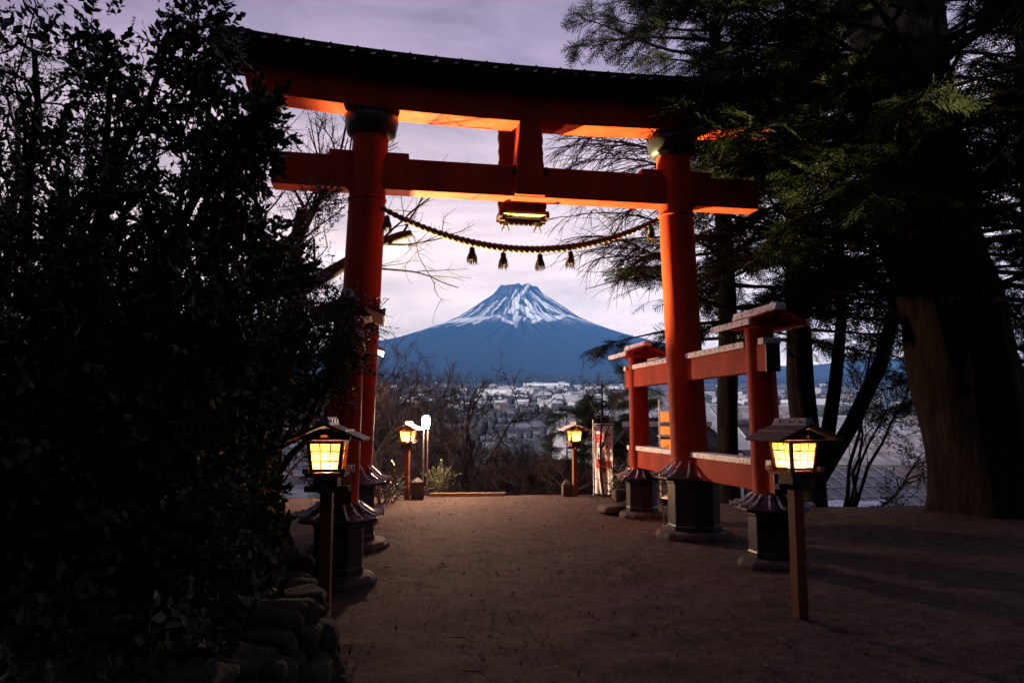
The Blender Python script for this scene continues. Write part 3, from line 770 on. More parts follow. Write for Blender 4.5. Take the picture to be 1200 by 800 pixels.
# ------------------------------------------------------------------ litter on the path
n = 22000
px_, py_ = RNG.uniform(-4, 7, n), 2.6 + 13 * RNG.random(n) ** 1.3
q = fbm(px_ * 1.3 + 20, py_ * 1.3 + 20, 333, 4) + .10 * RNG.normal(0, 1, n) > .52; px_, py_ = px_[q], py_[q]; n = len(px_)
tv = np.array([(-.5, 0, 0), (0, -.28, .12), (.5, 0, .02), (0, .28, .10)]); tf = np.array([(0, 1, 2, 3)])
th = RNG.uniform(0, 2 * PI, n); c, s_ = np.cos(th), np.sin(th); til = RNG.normal(0, .35, n)
rot = np.zeros((n, 3, 3)); rot[:, 0, 0] = c; rot[:, 0, 1] = -s_; rot[:, 1, 0] = s_; rot[:, 1, 1] = c; rot[:, 2, 2] = 1; rot[:, 2, 0] = til
pos = np.stack([px_, py_, terrain(px_, py_) + .010], -1)
V, Fq = replicate(tv, tf, pos, rot, RNG.uniform(.012, .05, n) ** 1.0)
M_LITTER = tone_material('leaf_litter', (.075, .047, .038), (.28, .20, .16))
tag(mesh_arrays('leaf_litter', V, Fq, M_LITTER, attr=np.repeat(RNG.random(n) ** 2.4, 4)), kind='stuff')
m = MB()
for k in range(46):
    x, y = RNG.uniform(-1.5, 5), 3.2 + 11.5 * RNG.random() ** 1.4
    a, ln = RNG.uniform(0, PI), RNG.uniform(.08, .35); z = float(terrain(x, y)) + .012
    m.tube([(x, y, z), (x + ln * .5 * math.cos(a), y + ln * .5 * math.sin(a), z + .015), (x + ln * math.cos(a + .3), y + ln * math.sin(a + .3), z + .004)], [.002, .003, .0016], 4)
tag(m.build('fallen_twigs', M_TWIG), kind='stuff')
m = MB(); tv_ = np.array([(1, 0, 0), (-1, 0, 0), (0, 1, 0), (0, -1, 0), (0, 0, .7), (0, 0, -.7)]); tf_ = [(0, 2, 4), (2, 1, 4), (1, 3, 4), (3, 0, 4), (2, 0, 5), (1, 2, 5), (3, 1, 5), (0, 3, 5)]
for k in range(1300):
    x, y = RNG.uniform(-1.6, 4), 3 + 12 * RNG.random() ** 1.3
    m.add(tv_ * RNG.uniform(.5, 1.3, (6, 1)) * (.005 + .014 * RNG.random() ** 4) + [x, y, float(terrain(x, y)) + .006], tf_)
tag(m.build('pebbles', material('pale_pebble', (.42, .36, .33), .8, (9, (.2, .17, .16), .4, .6))), kind='stuff')

# ------------------------------------------------------------------ plant makers
def blade(ln, wd, fold=.12, droop=.1):
    v = np.array([(0, 0, 0), (-wd / 2, ln * .45, fold * wd), (0, ln * .5, 0), (wd / 2, ln * .45, fold * wd), (0, ln, -droop * ln)])
    f = np.array([(0, 2, 1), (0, 3, 2), (1, 2, 4), (2, 3, 4)])
    return v, f
def sprig(seed, nl=9, ln=.078, wd=.046, stem=.22):
    """a twig tip with leaves set round it (triangles)"""
    r = np.random.default_rng(seed); Vs, Fs = [], []; n0 = 0
    for k in range(nl):
        t = (k + .5) / nl; a = k * 2.4 + r.normal(0, .3); el = .35 + .9 * t + r.normal(0, .2)
        d = np.array([math.cos(a) * math.cos(el), math.sin(el), math.sin(a) * math.cos(el)])
        R_ = rot_from(d[None], np.array([r.uniform(-.8, .8)]))[0]
        s_ = r.uniform(.7, 1.15); v, f = blade(ln * s_, wd * s_)
        v = v @ R_.T + np.array([0, stem * t, 0]); Vs.append(v); Fs.append(f + n0); n0 += len(v)
    v = np.array([(-.003, 0, 0), (.003, 0, 0), (0, stem, .0), (0, 0, .004)]); Vs.append(v); Fs.append(np.array([(0, 1, 2), (1, 3, 2), (3, 0, 2)]) + n0)
    return np.concatenate(Vs), np.concatenate(Fs)
SPRIGS = [sprig(s_) for s_ in range(4)]
SMALL = [sprig(s_ + 20, 14, .038, .02, .26) for s_ in range(4)]
def frond(seed, ln=.42, n=6, wide=.30):
    """flat fir spray: finger-like side shoots with serrated needle edges"""
    r = np.random.default_rng(seed); Vs, Fs = [], []; n0 = 0
    def shoot(p, d, L_, w_):
        nonlocal n0
        d = d / np.linalg.norm(d); side = np.array([-d[1], d[0], 0]); side /= np.linalg.norm(side)
        v = [p - side * .003, p + side * .003, p + d * L_]; f = [(0, 1, 2)]; c = 3
        nn = max(3, int(L_ / .028))
        for i in range(nn):
            t = i / nn; q = p + d * L_ * t
            for e in (-1, 1):
                l_ = w_ * r.uniform(.75, 1.25) * (1 - .45 * t)
                v += [q, q + d * .030, q + d * .026 + side * e * l_ + np.array([0, 0, r.normal(.1, .25) * l_])]; f.append((c, c + 1, c + 2)); c += 3
        Vs.append(np.array(v)); Fs.append(np.array(f) + n0); n0 += c
    shoot(np.array([0., 0, 0]), np.array([0., 1, 0]), ln, .022)
    for i in range(n):
        t = (i + .4) / n
        for e in (-1, 1):
            L_ = (wide * (1 - t) ** .8 + .06) * r.uniform(.6, 1.1)
            shoot(np.array([0, ln * t * .95, 0]), np.array([e * .85, .6, r.normal(-.05, .12)]), L_, .021)
    V = np.concatenate(Vs); V[:, 2] -= .25 * V[:, 1] ** 2 + .12 * V[:, 0] ** 2
    return V, np.concatenate(Fs)
FRONDS = [frond(s_) for s_ in range(4)]

def scatter(templates, pos, dirs, roll, scl):
    pos, dirs, roll, scl = map(np.asarray, (pos, dirs, roll, scl))
    Vs, Fs, n0 = [], [], 0
    pick = RNG.integers(0, len(templates), len(pos))
    for k, (tv, tf) in enumerate(templates):
        q = pick == k
        if not q.any(): continue
        V, F_ = replicate(tv, tf, pos[q], rot_from(dirs[q], roll[q]), scl[q])
        Vs.append(V); Fs.append(F_ + n0); n0 += len(V)
    return np.concatenate(Vs), np.concatenate(Fs)

def polyline(p, d, ln, n, wob, up, r):
    pts = [np.array(p, float)]; d = np.array(d, float); d /= np.linalg.norm(d)
    for i in range(n):
        d = d + r.normal(0, wob, 3) + np.array([0, 0, up]); d /= np.linalg.norm(d)
        pts.append(pts[-1] + d * ln / n)
    return np.array(pts)

def bare_tree_parts(seed, height=6.0, trunk_r=.085, limbs=5, spread=.9, kids=(5, 7, 7), up=.05, lean=(0, 0, 1), fork=.25, limb=None, rmin=.0048, keep=None, at0=None):
    """two collectors: trunk with limbs, and the crown of twigs"""
    r = np.random.default_rng(seed); T, C = MB(), MB()
    trunk = polyline((0, 0, -.5), lean, height * .55 + .5, 9, .07, .02, r)
    T.tube(trunk, np.linspace(trunk_r * 1.25, trunk_r * .55, 10), 8)
    def grow(base, br, lv, ln, count):
        for k in range(count):
            t = r.uniform(fork if lv == 0 else .2, 1.0); q = t * (len(base) - 1); i = min(int(q), len(base) - 2)
            p = base[i] + (base[i + 1] - base[i]) * (q - i); ax = base[i + 1] - base[i]; ax /= np.linalg.norm(ax)
            rd = r.normal(0, 1, 3); rd -= ax * (rd @ ax); rd /= np.linalg.norm(rd) + 1e-9
            d = ax * (.75 if lv else .5) + rd * spread * r.uniform(.6, 1.1) + np.array([0, 0, .12])
            L_ = ln * r.uniform(.6, 1.15) * (1.05 - .45 * t)
            pl_ = polyline(p, d, L_, 6 if lv < 2 else 4, .16, up * (1 if lv < 2 else .6), r)
            if keep is not None and lv < 3 and not keep(pl_ + at0): continue
            r0 = br * (.52 if lv == 0 else .44)
            (T if lv < 2 else C).tube(pl_, np.linspace(max(r0, rmin), max(r0 * .35, rmin * .6), len(pl_)), 6 if lv == 0 else (4 if lv == 1 else 3), cap=False)
            if lv < 3: grow(pl_, r0, lv + 1, L_ * .58, kids[lv])
    grow(trunk, trunk_r, 0, limb or height * .55, limbs)
    return T, C
def bare_tree(name, label, cat, x, y, rz, group=None, mt=None, mc=None, z=None, **kw):
    g = thing(name, label, cat, (x, y, float(terrain(x, y)) if z is None else z), rz, group)
    T, C = bare_tree_parts(at0=np.array(g.location), **kw)
    T.build('trunk', mt or M_BARKB, g, smooth_=True); C.build('crown', mc or M_TWIG, g)
    return g
def tree_copy(src, x, y, rz, sc_, label, group=None):
    c = copy_tree(src); c.location = (x, y, float(terrain(x, y))); c.rotation_euler.z = rz; c.scale = (sc_,) * 3
    c['label'] = label
    if group: c['group'] = group
    return c

# ------------------------------------------------------------------ bare trees on the slope beyond the path
T1 = bare_tree('bare_tree', 'bare grey cherry tree rising behind the glowing globe lamp', 'tree', -3.2, 23.2, 0, seed=3, height=7.9, limbs=7, kids=(6, 7, 7))
T2 = bare_tree('bare_tree', 'bare cherry tree between the globe lamp and the frosted roof lantern', 'tree', .4, 22.5, 1, seed=5, height=6.0, limbs=8, kids=(7, 8, 8))
T3 = bare_tree('bare_tree', 'bare tree with low spreading crown just left of the small right lantern', 'tree', 1.3, 20.5, 2, seed=8, height=5.2, limbs=7, kids=(6, 7, 7), spread=1.1)
T4 = bare_tree('bare_tree', 'tallest bare tree behind the left gate column below the mountain slope', 'tree', -4.2, 19.5, 2, seed=12, height=8.4, limbs=7, kids=(6, 7, 7))
SRC = [T1, T2, T3, T4]
WOOD = 'bare trees filling the wooded slope below the path'
for k, (x, y, sc_) in enumerate([(-2.3, 25.0, .95), (-3.9, 25.5, 1.15), (-5.2, 25, 1.25), (-1.9, 26, 1.2), (-3.3, 31, 1.5), (.2, 29, 1.25), (2.2, 27, 1.15), (3.6, 33, 1.35), (-.9, 37, 1.55), (1.9, 40, 1.6), (-4.6, 40, 1.8), (-7.3, 33, 1.5), (4.9, 44, 1.6), (.6, 52, 1.9), (-3.4, 55, 2.1), (-8, 50, 2.1), (3.6, 60, 2.0), (-1, 70, 2.3), (6.8, 66, 1.8), (-6, 76, 2.5), (2.5, 84, 2.5), (7, 90, 2.4), (-9.5, 66, 2.4), (-11, 95, 3), (-3.4, 105, 3), (4, 112, 3), (11, 120, 2.8), (-7, 22, 1.1), (-3.6, 23, 1.15), (3.0, 22.5, .9), (-.6, 24, 1.0), (1.2, 24.5, 1.05), (-1.4, 21, .8), (-6.2, 29, 1.4), (2.4, 31, 1.3), (-1.8, 45, 1.7), (.8, 34, 1.4), (-.4, 22.6, .85), (1.7, 23.2, .9), (-1.1, 27.5, 1.05), (.5, 26.6, 1.1), (2.0, 25.2, .95), (-.2, 31.5, 1.25), (1.4, 29.6, 1.2), (2.9, 29.2, 1.1), (-1.5, 33.5, 1.4), (.1, 40, 1.55), (2.6, 36.5, 1.4), (1.2, 45, 1.7), (3.4, 39, 1.45), (4.6, 36, 1.2), (4.3, 29, 1.0), (-.7, 47.5, 1.75)]):
    sc_ *= 1.0 if x / y < -.075 else .98
    if -2.2 < x < -.5 and y < 24: y += 3
    tree_copy(SRC[(k % 2) * 3 if x / y < -.075 else 1 + k % 2], x, y, k * 1.7, sc_, 'bare grey brown tree in the wood filling the slope below the path', WOOD)
bare_tree('sapling', 'pale many stemmed sapling beside the left column plinth', 'sapling', -2.55, 14.3, 0, mt=M_PALEBARK, mc=M_PALEBARK, seed=31, height=2.4, trunk_r=.035, limbs=6, kids=(3, 3, 2), fork=.06, spread=.8)
bare_tree('sapling', 'thin bare sapling crossing in front of the red lettered banner', 'sapling', 1.93, 15.3, 0, mt=M_BARKB, mc=M_BARKB, seed=35, height=3.4, trunk_r=.025, limbs=5, kids=(3, 3, 2), fork=.2, spread=.75)
bare_tree('bare_tree', 'dark leaning tree with sawn off limbs behind the left gate column', 'tree', -4.9, 12.4, .5, seed=41, height=8.2, trunk_r=.09, limbs=9, kids=(5, 6, 6), lean=(.1, 0, 1), fork=.4)
def keep_arc(b):
    x, y = proj(b); return not ((y > 350) | (x < 636) | ((y > 310) & (x < 672))).any()
def proj(p):
    d = p - np.array([0, 0, CAM_H]); wv = d @ CF
    return 600 + FPX * d[..., 0] / wv, 400 - FPX * (d @ CU) / wv
def arching_tree(label, x, y):
    r = np.random.default_rng(58); g = thing('bare_tree', label, 'tree', (x, y, float(terrain(x, y)))); O = np.array(g.location)
    T, C = MB(), MB()
    tk = np.array([(0, 0, -.3), (.05, 0, 2), (-.05, .05, 4.5), (.05, 0, 7), (0, 0, 9)]); T.tube(tk, [.15, .12, .10, .07, .03], 8)
    for k in range(30):
        z = r.uniform(3.6, 8.6); a = r.uniform(-.75, .75) if k % 4 else r.uniform(0, 6.28)
        d = np.array([-math.cos(a), math.sin(a), r.uniform(.25, .7)])
        b = polyline((0, 0, z), d, r.uniform(2.0, 3.5), 12, .05, -.075, r)
        if not keep_arc(b + O): continue
        T.tube(b, np.linspace(.026, .008, 13), 5, cap=False)
        for q in range(13):
            i = int(r.integers(1, 12)); dd = b[i + 1] - b[i]; dd = dd / np.linalg.norm(dd) + r.normal(0, .38, 3)
            b2 = polyline(b[i], dd, r.uniform(.6, 1.5), 7, .06, -.07, r)
            if not keep_arc(b2 + O): continue
            C.tube(b2, np.linspace(.011, .005, 8), 4, cap=False)
            for q2 in range(6):
                i2 = int(r.integers(1, 7)); d3 = b2[i2 + 1 if i2 < 7 else 7] - b2[i2]; d3 = d3 / (np.linalg.norm(d3) + 1e-6) + r.normal(0, .4, 3)
                C.tube(polyline(b2[i2], d3, r.uniform(.25, .7), 4, .08, -.06, r), [.006, .0055, .005, .0045, .004], 3, cap=False)
    T.build('trunk', M_BARKB, g, smooth_=True); C.build('crown', M_TWIG, g)
arching_tree('bare tree with fine drooping twigs behind the right end of the tie beam', 3.75, 15.2)
# the sawn limb that reaches out past the left column
m = MB(); pts = [at(318, 420, 11.6), at(352, 340, 11.6), at(400, 312, 11.5), at(442, 286, 11.4), at(470, 276, 11.4), at(482, 274, 11.4)]
m.tube(pts, [.16, .13, .10, .075, .07, .062], 10)
pts2 = [at(352, 345, 11.6), at(345, 300, 11.6), at(352, 262, 11.7), at(356, 245, 11.7)]
m.tube(pts2, [.14, .12, .115, .11], 10)
r_ = np.random.default_rng(4); limb = m; C2 = MB()
for b0, d0, L0, c0 in ((pts[3], (.8, .1, .5), 1.5, 7), (pts[2], (.75, 0, .1), 2.0, 8), (pts[3], (.9, 0, -.15), 1.3, 6), (pts[4], (.6, 0, .8), 1.2, 7), (pts2[3], (.5, .2, 1), 2.4, 9), (pts2[3], (-.4, .2, 1), 2.2, 8), (pts2[2], (.6, 0, .8), 1.8, 8)):
    b_ = polyline(b0, d0, L0, 8, .13, .03, r_); C2.tube(b_, np.linspace(.022, .007, 9), 5, cap=False)
    for q in range(c0):
        t = r_.uniform(.2, .98); i = int(t * 8); dd = (b_[min(i + 1, 8)] - b_[i]); dd /= np.linalg.norm(dd)
        s2 = polyline(b_[i], dd * .8 + r_.normal(0, .5, 3), L0 * .45 * r_.uniform(.5, 1.1), 5, .15, .02, r_); C2.tube(s2, np.linspace(.009, .003, 6), 4, cap=False)
        for q2 in range(4):
            i2 = r_.integers(1, 5); s3 = polyline(s2[i2], dd + r_.normal(0, .7, 3), L0 * .2 * r_.uniform(.5, 1.2), 3, .15, .02, r_); C2.tube(s3, np.linspace(.005, .0022, 4), 3, cap=False)
g = thing('pruned_tree', 'thick dark limb with a cut stub reaching past the left gate column', 'tree', (pts[0][0], pts[0][1], float(terrain(pts[0][0], pts[0][1]))))
off = np.array(g.location)
limb.tube([off + [-.25, .1, -.3], off + [-.15, .05, .8], pts[0] * .6 + off * .4, pts[0]], [.26, .21, .18, .16], 10)
limb.v = [v - off for v in limb.v]; C2.v = [v - off for v in C2.v]
limb.build('trunk', M_BARKB, g, smooth_=True); C2.build('crown', M_TWIG, g)

# ------------------------------------------------------------------ leafy evergreens at the left
def ball_points(r, n, c, rad):
    d = r.normal(0, 1, (n, 3)); d /= np.linalg.norm(d, axis=1)[:, None]
    return np.array(c) + d * (r.random(n) ** .45)[:, None] * np.array(rad), d
def leafy(name, label, cat, foot, lobes, templates, mat, stem_r, seed, clumpy=.5, scale=1.0, trunks=1):
    """lobes: (px, py, Y, radius in px, sprigs)"""
    r = np.random.default_rng(seed); fx, fy = foot; fz = float(terrain(fx, fy))
    g = thing(name, label, cat, (fx, fy, fz)); O = np.array([fx, fy, fz])
    P_, D_ = [], []; T = MB()
    for (px, py, Yd, rp, n) in lobes:
        c = at(px, py, Yd); rad = rp * Yd / FPX
        # limb to the lobe, with boughs inside it
        base = O + np.array([r.normal(0, .1), r.normal(0, .1), .2])
        mid = (base + c) / 2 + r.normal(0, .15, 3) + np.array([0, 0, .1])
        tt = np.linspace(0, 1, 9)[:, None]; crv = (1 - tt) ** 2 * base + 2 * tt * (1 - tt) * (mid + np.array([0, 0, -.25]) + r.normal(0, .2, 3)) + tt ** 2 * c
        crv[1:-1] += r.normal(0, .045, (7, 3)); T.tube(crv - O, np.linspace(stem_r, stem_r * .3, 9), 6)
        nc = max(5, int(n / 22)); cc, dd = ball_points(r, nc, c, (rad, rad, rad))
        for q, dq in zip(cc, dd):
            o_ = crv[int(r.integers(4, 9))]; e_ = q - o_; L_ = np.linalg.norm(e_)
            bw = np.array([o_ + e_ * t + (r.normal(0, .05 * L_, 3) if 0 < t < 1 else 0) + np.array([0, 0, .12 * L_ * math.sin(t * PI)]) for t in (0, .25, .5, .75, 1)])
            T.tube(bw - O, np.linspace(stem_r * .22, .004, 5), 4, cap=False)
            k = max(3, int(r.normal(22, 8))); p = q + r.normal(0, 1, (k, 3)) * rad * clumpy * .42
            P_.append(p); D_.append(dq * .7 + r.normal(0, .6, (k, 3)) + np.array([0, 0, .25]))
    P_, D_ = np.concatenate(P_), np.concatenate(D_)
    q = ~((P_[:, 0] > -.33 * P_[:, 1]) & (P_[:, 1] < 6.35) & (P_[:, 2] > .5) & (P_[:, 2] < 2.0))     # clipped clear of the lantern
    P_, D_ = P_[q], D_[q]
    V, F_ = scatter(templates, P_ - O, D_, r.uniform(-PI, PI, len(P_)), r.uniform(.6, 1.25, len(P_)) * scale)
    T.build('trunk', M_BARKB, g, smooth_=True); mesh_arrays('crown', V, F_, mat, g)
    return g
leafy('camellia_bush', 'large glossy leaved evergreen bush filling the left side above the stone wall', 'bush', (-3.3, 5.2),
      [(-40, 560, 4.6, 190, 900), (80, 480, 4.8, 150, 900), (178, 470, 5.0, 112, 700), (100, 330, 5.0, 130, 430), (210, 330, 5.2, 105, 330), (262, 430, 5.6, 74, 430), (282, 330, 5.6, 54, 180),
       (60, 200, 5.0, 130, 190), (180, 190, 5.2, 100, 170), (245, 120, 5.2, 62, 110), (256, 185, 5.3, 50, 95), (298, 158, 5.4, 24, 30), (200, 40, 5.2, 62, 90), (40, 60, 5.0, 110, 120), (130, 90, 5.1, 90, 110), (30, 740, 4.0, 130, 520), (150, 720, 4.3, 90, 420), (200, 690, 4.7, 60, 220), (-90, 700, 3.9, 120, 300),
       (285, 258, 5.6, 38, 90), (60, 640, 4.4, 150, 700), (180, 590, 4.9, 95, 560)], SPRIGS, M_LEAF, .06, 101, clumpy=.62)
leafy('broadleaf_shrub', 'lamplit leafy shrub hanging over the stone wall beside the left lantern', 'shrub', (-2.55, 6.4),
      [(262, 515, 7.0, 50, 330), (285, 580, 6.9, 34, 180), (262, 600, 5.8, 58, 330), (300, 455, 7.0, 40, 200), (345, 425, 7.0, 32, 150), (240, 660, 5.4, 50, 220)], SPRIGS, M_LEAF, .035, 102, clumpy=.55, scale=.85)
leafy('small_leaved_tree', 'fine leaved evergreen sprigs in front of the left gate column', 'tree', (-2.75, 7.6),
      [(375, 398, 6.85, 38, 270), (408, 372, 6.9, 22, 110), (350, 440, 6.85, 38, 280), (394, 432, 6.85, 22, 120), (360, 352, 6.9, 26, 110), (436, 375, 8.6, 16, 45), (345, 350, 8.6, 60, 300), (368, 280, 8.9, 32, 110), (375, 235, 8.9, 14, 30), (330, 450, 8.2, 60, 420), (310, 380, 8.4, 60, 330), (395, 430, 8.3, 26, 140)], SMALL, M_LEAF2, .045, 103, clumpy=.6)
leafy('background_evergreen', 'feathery dark evergreen tree behind the large left bush', 'tree', (-7.5, 9.8),
      [(20, 130, 9.5, 120, 420), (140, 150, 10, 90, 200), (90, 260, 9.8, 120, 420), (230, 260, 10, 70, 160), (40, 400, 9.5, 130, 1100), (200, 400, 9.8, 100, 800), (-20, 20, 9.5, 90, 200), (280, 480, 9.8, 80, 700), (120, 520, 9.6, 120, 900)], SMALL, M_LEAF2, .10, 104, clumpy=.7, scale=1.3)

n = 2600; gx_ = RNG.uniform(-5.5, -1.2, n); gy_ = RNG.uniform(1.6, 8.6, n); q = gx_ < wall_x(gy_) - .22; gx_, gy_ = gx_[q], gy_[q]; n = len(gx_)
V, F_ = scatter(SPRIGS, np.stack([gx_, gy_, terrain(gx_, gy_) + RNG.uniform(-.02, .16, n)], -1), RNG.normal(0, 1, (n, 3)) * np.array([1, 1, .5]) + np.array([.1, 0, .5]), RNG.uniform(-3, 3, n), RNG.uniform(.7, 1.3, n))
tag(mesh_arrays('ground_cover', V, F_, M_LEAF), kind='stuff')

# ------------------------------------------------------------------ conifers at the right
def conifer(name, label, foot, boles, height, zlo, reach, count, seed, keep=None, bole_sides=16, extra=(), dens=1.0, droop=-.05, bark=None, scale=1.0):
    """boles: list of (points relative to the foot, radii); branches leave the first bole in loose whorls"""
    r = np.random.default_rng(seed); fx, fy = foot; fz = float(terrain(fx, fy))
    g = thing(name, label, 'conifer', (fx, fy, fz)); O = np.array([fx, fy, fz])
    T, B_ = MB(), MB(); P_, D_, S_ = [], [], []
    for pts, rad in boles:
        pts = np.array(pts, float); n = 40; tt = np.linspace(0, 1, len(pts)); t2 = np.linspace(0, 1, n)
        pp = np.stack([np.interp(t2, tt, pts[:, k]) for k in range(3)], -1); rd = np.interp(t2, tt, rad)
        k0 = len(T.v); T.tube(pp, rd, bole_sides)
        v = T.v[k0]; cz = np.repeat(pp, bole_sides, 0); d = v - cz; an = np.arctan2(d[:, 1], d[:, 0])
        T.v[k0] = cz + d * (1 + .05 * np.sin(an * 5 + v[:, 2] * .6) + .045 * np.sin(an * 11 - v[:, 2] * 1.1) + .03 * np.sin(an * 3 + v[:, 2] * 3))[:, None]
    axis_ = np.array(boles[0][0], float)
    def bole_at(z): return np.array([np.interp(z, axis_[:, 2], axis_[:, k]) for k in range(2)] + [z])
    starts = []
    for k in range(count):
        z = r.uniform(zlo, height); a = r.uniform(0, 2 * PI); L_ = reach * (1 - .55 * (z - zlo) / max(height - zlo, .1)) * r.uniform(.65, 1.1)
        starts.append((bole_at(z), np.array([math.cos(a), math.sin(a), r.normal(.08, .12)]), L_))
    for (p, d, L_) in extra:
        p = np.array(p) - O; starts.append((p, np.array(d, float), L_))
    for p, d, L_ in starts:
        b = polyline(p, d, L_, 9, .06, droop * .5, r)
        if keep is not None and not keep(b + O): continue
        B_.tube(b, np.linspace(.012 + .011 * L_, .006, 10), 5, cap=False)
        nb = int(L_ * 7 * dens)
        for q in range(nb):
            t = r.uniform(.22, 1) ** .8; i = min(int(t * 9), 8); base = b[i] + (b[i + 1] - b[i]) * (t * 9 - i)
            ax = b[i + 1] - b[i]; ax /= np.linalg.norm(ax); sd_ = np.array([-ax[1], ax[0], 0]) * (1 if q % 2 else -1)
            dd = ax * .7 + sd_ * r.uniform(.5, 1.1) + np.array([0, 0, r.normal(-.12, .12)])
            l2 = (.35 + .30 * L_ * (1 - t)) * r.uniform(.6, 1.2)
            tw_ = polyline(base, dd, l2, 4, .08, droop, r); B_.tube(tw_, np.linspace(.008, .003, 5), 3, cap=False)
            for j in range(1, 5):
                if r.random() < .76:
                    P_.append(tw_[j] - (tw_[j] - tw_[j - 1]) * .6); D_.append((tw_[j] - tw_[j - 1]) / np.linalg.norm(tw_[j] - tw_[j - 1]) + r.normal(0, .22, 3)); S_.append(r.uniform(.55, 1.0) * scale)
        P_.append(b[-2]); D_.append(b[-1] - b[-2]); S_.append(.9 * scale)
    V, F_ = scatter(FRONDS, np.array(P_), np.array(D_), r.normal(0, .45, len(P_)), np.array(S_))
    tr = T.build('trunk', bark or M_BARK, g, smooth_=True); B_.build('branch', M_BARK, g)
    mesh_arrays('crown', V, F_, M_NEEDLE, g)
    print(label, len(F_))
    return g
def proj(p):
    d = p - np.array([0, 0, CAM_H]); wv = d @ CF
    return 600 + FPX * d[..., 0] / wv, 400 - FPX * (d @ CU) / wv

# clearings where the crowns leave the gate and the mountain open, as seen along the path
def keep_near(b):
    x, y = proj(b[b @ CF > .5]) if (b @ CF > .5).any() else (np.array([0]), np.array([0]))
    return not ((x < 755).any() and True) and not ((x < 1010) & (y > 370)).any() and not ((x < 880) & (y > 235)).any()
bt = (7.63, 11.75)
conifer('old_conifer', 'massive old conifer with fissured trunk at the right of the path', bt,
        [([(0.02, 0, -.3), (0, 0, .22), (-.03, 0, .6), (-.20, 0, 1.7), (-.42, 0, 3.2), (-.75, 0, 4.5), (-.95, 0, 7), (-.8, 0, 10), (-.4, 0, 15)], [.98, .84, .79, .76, .75, .72, .62, .45, .2]),
         ([(-.5, .1, 3.4), (-1.1, .3, 4.8), (-1.5, .3, 6.8), (-1.6, .2, 10)], [.36, .30, .24, .12])],
        13.5, 3.0, 4.6, 135, 201, keep=keep_near, bole_sides=40,
        extra=[((6.9, 11.2, z_), (a_, -1, .05), 3.4) for z_, a_ in ((4.4, -.5), (5.0, -.1), (5.6, -.6), (6.1, -.2), (6.7, -.5), (7.3, -.1), (7.8, -.6), (8.4, -.3), (5.3, .3), (6.4, .35), (7.5, .3), (8.9, .1), (9.4, -.5), (4.7, .1))]
        + [((6.7, 11.5, z_), (-.85, a_, s_), 4.7) for z_, a_, s_ in ((5.0, -.48, .14), (5.5, -.42, .1), (6.0, -.55, .05), (6.6, -.44, .02), (7.2, -.6, .02), (7.9, -.42, .0), (8.4, -.55, -.02))] + [((6.6, 11.6, 4.6), (-.80, -.62, .16), 4.2), ((6.6, 11.6, 5.6), (-.86, -.50, .10), 4.4), ((6.6, 11.6, 6.4), (-.82, -.60, .05), 4.6), ((6.6, 11.5, 5.2), (-.70, -.75, .05), 4.0), ((6.7, 11.5, 7.0), (-.85, -.5, .05), 4.6), ((6.6, 11.6, 4.0), (-.75, -.55, .10), 3.2), ((6.7, 11.5, 6.0), (-.6, -.8, .1), 4.4), ((6.7, 11.5, 7.6), (-.7, -.7, .0), 4.2), ((6.7, 11.5, 3.6), (-.8, -.35, .1), 2.8), ((6.7, 11.4, 4.9), (-.5, -.9, .0), 3.6)])
def keep_mid(b):
    x, y = proj(b)
    bad = ((x < 775) & (y > 85) & (y < 255)) | (x < 640) | ((x < 700) & (y > 250)) | ((y > 360) & (x < 760) & (y < 380)) | ((y > 470) & (x < 1000)) | ((x > 840) & (x < 960) & (y > 400))
    return not bad.any()
conifer('conifer', 'dark conifer standing behind the right gate column', (4.3, 14.6),
        [([(0, 0, -1.5), (0, 0, .8), (.1, .05, 4), (0, 0, 9), (0, 0, 14)], [.30, .21, .18, .13, .05])], 13.5, 2.6, 3.6, 130, 202, keep=keep_mid, bole_sides=12,
        extra=[((4.3, 14.6, 3.6), (-1, -.1, -.10), 2.6), ((4.3, 14.6, 3.0), (-1, .0, -.16), 2.7), ((4.3, 14.6, 4.3), (-1, -.15, -.06), 2.3), ((4.3, 14.6, 8.2), (-1, -.1, .22), 3.4), ((4.3, 14.6, 8.8), (-1, .1, .2), 3.2), ((4.3, 14.6, 9.2), (-1, -.3, .12), 3.2), ((4.3, 14.6, 8.4), (-1, .2, .12), 3.0), ((4.3, 14.6, 9.6), (-1, 0, .1), 3.0), ((4.3, 14.6, 2.5), (-1, .1, -.1), 2.5)])
conifer('conifer', 'many stemmed dark conifer between the right gate column and the massive trunk', (5.6, 13.75),
        [([(0, 0, -1.2), (-.02, 0, .6), (-.15, 0, 2.4), (-.1, 0, 6), (0, 0, 12)], [.38, .27, .24, .17, .05]),
         ([(.05, 0, .3), (.35, .1, 1.2), (.55, .1, 2.2), (.75, .1, 3.6), (.8, .1, 7)], [.17, .14, .12, .10, .05]),
         ([(.1, 0, .5), (.75, -.05, 1.5), (1.35, -.1, 2.7), (1.9, -.1, 4.4), (2.2, -.1, 7)], [.16, .14, .13, .11, .05])], 11.5, 2.7, 3.4, 140, 203, keep=lambda b: not ((proj(b)[0] < 800).any() or ((proj(b)[1] > 395) & (proj(b)[0] < 1010)).any()), bole_sides=14)
conifer('conifer', 'slim dark conifer at the far right edge behind the massive trunk', (10.4, 14.2),
        [([(0, 0, -1), (0, 0, 4), (.1, 0, 12)], [.32, .24, .06])], 11.5, 1.6, 3.0, 70, 204, bole_sides=12)
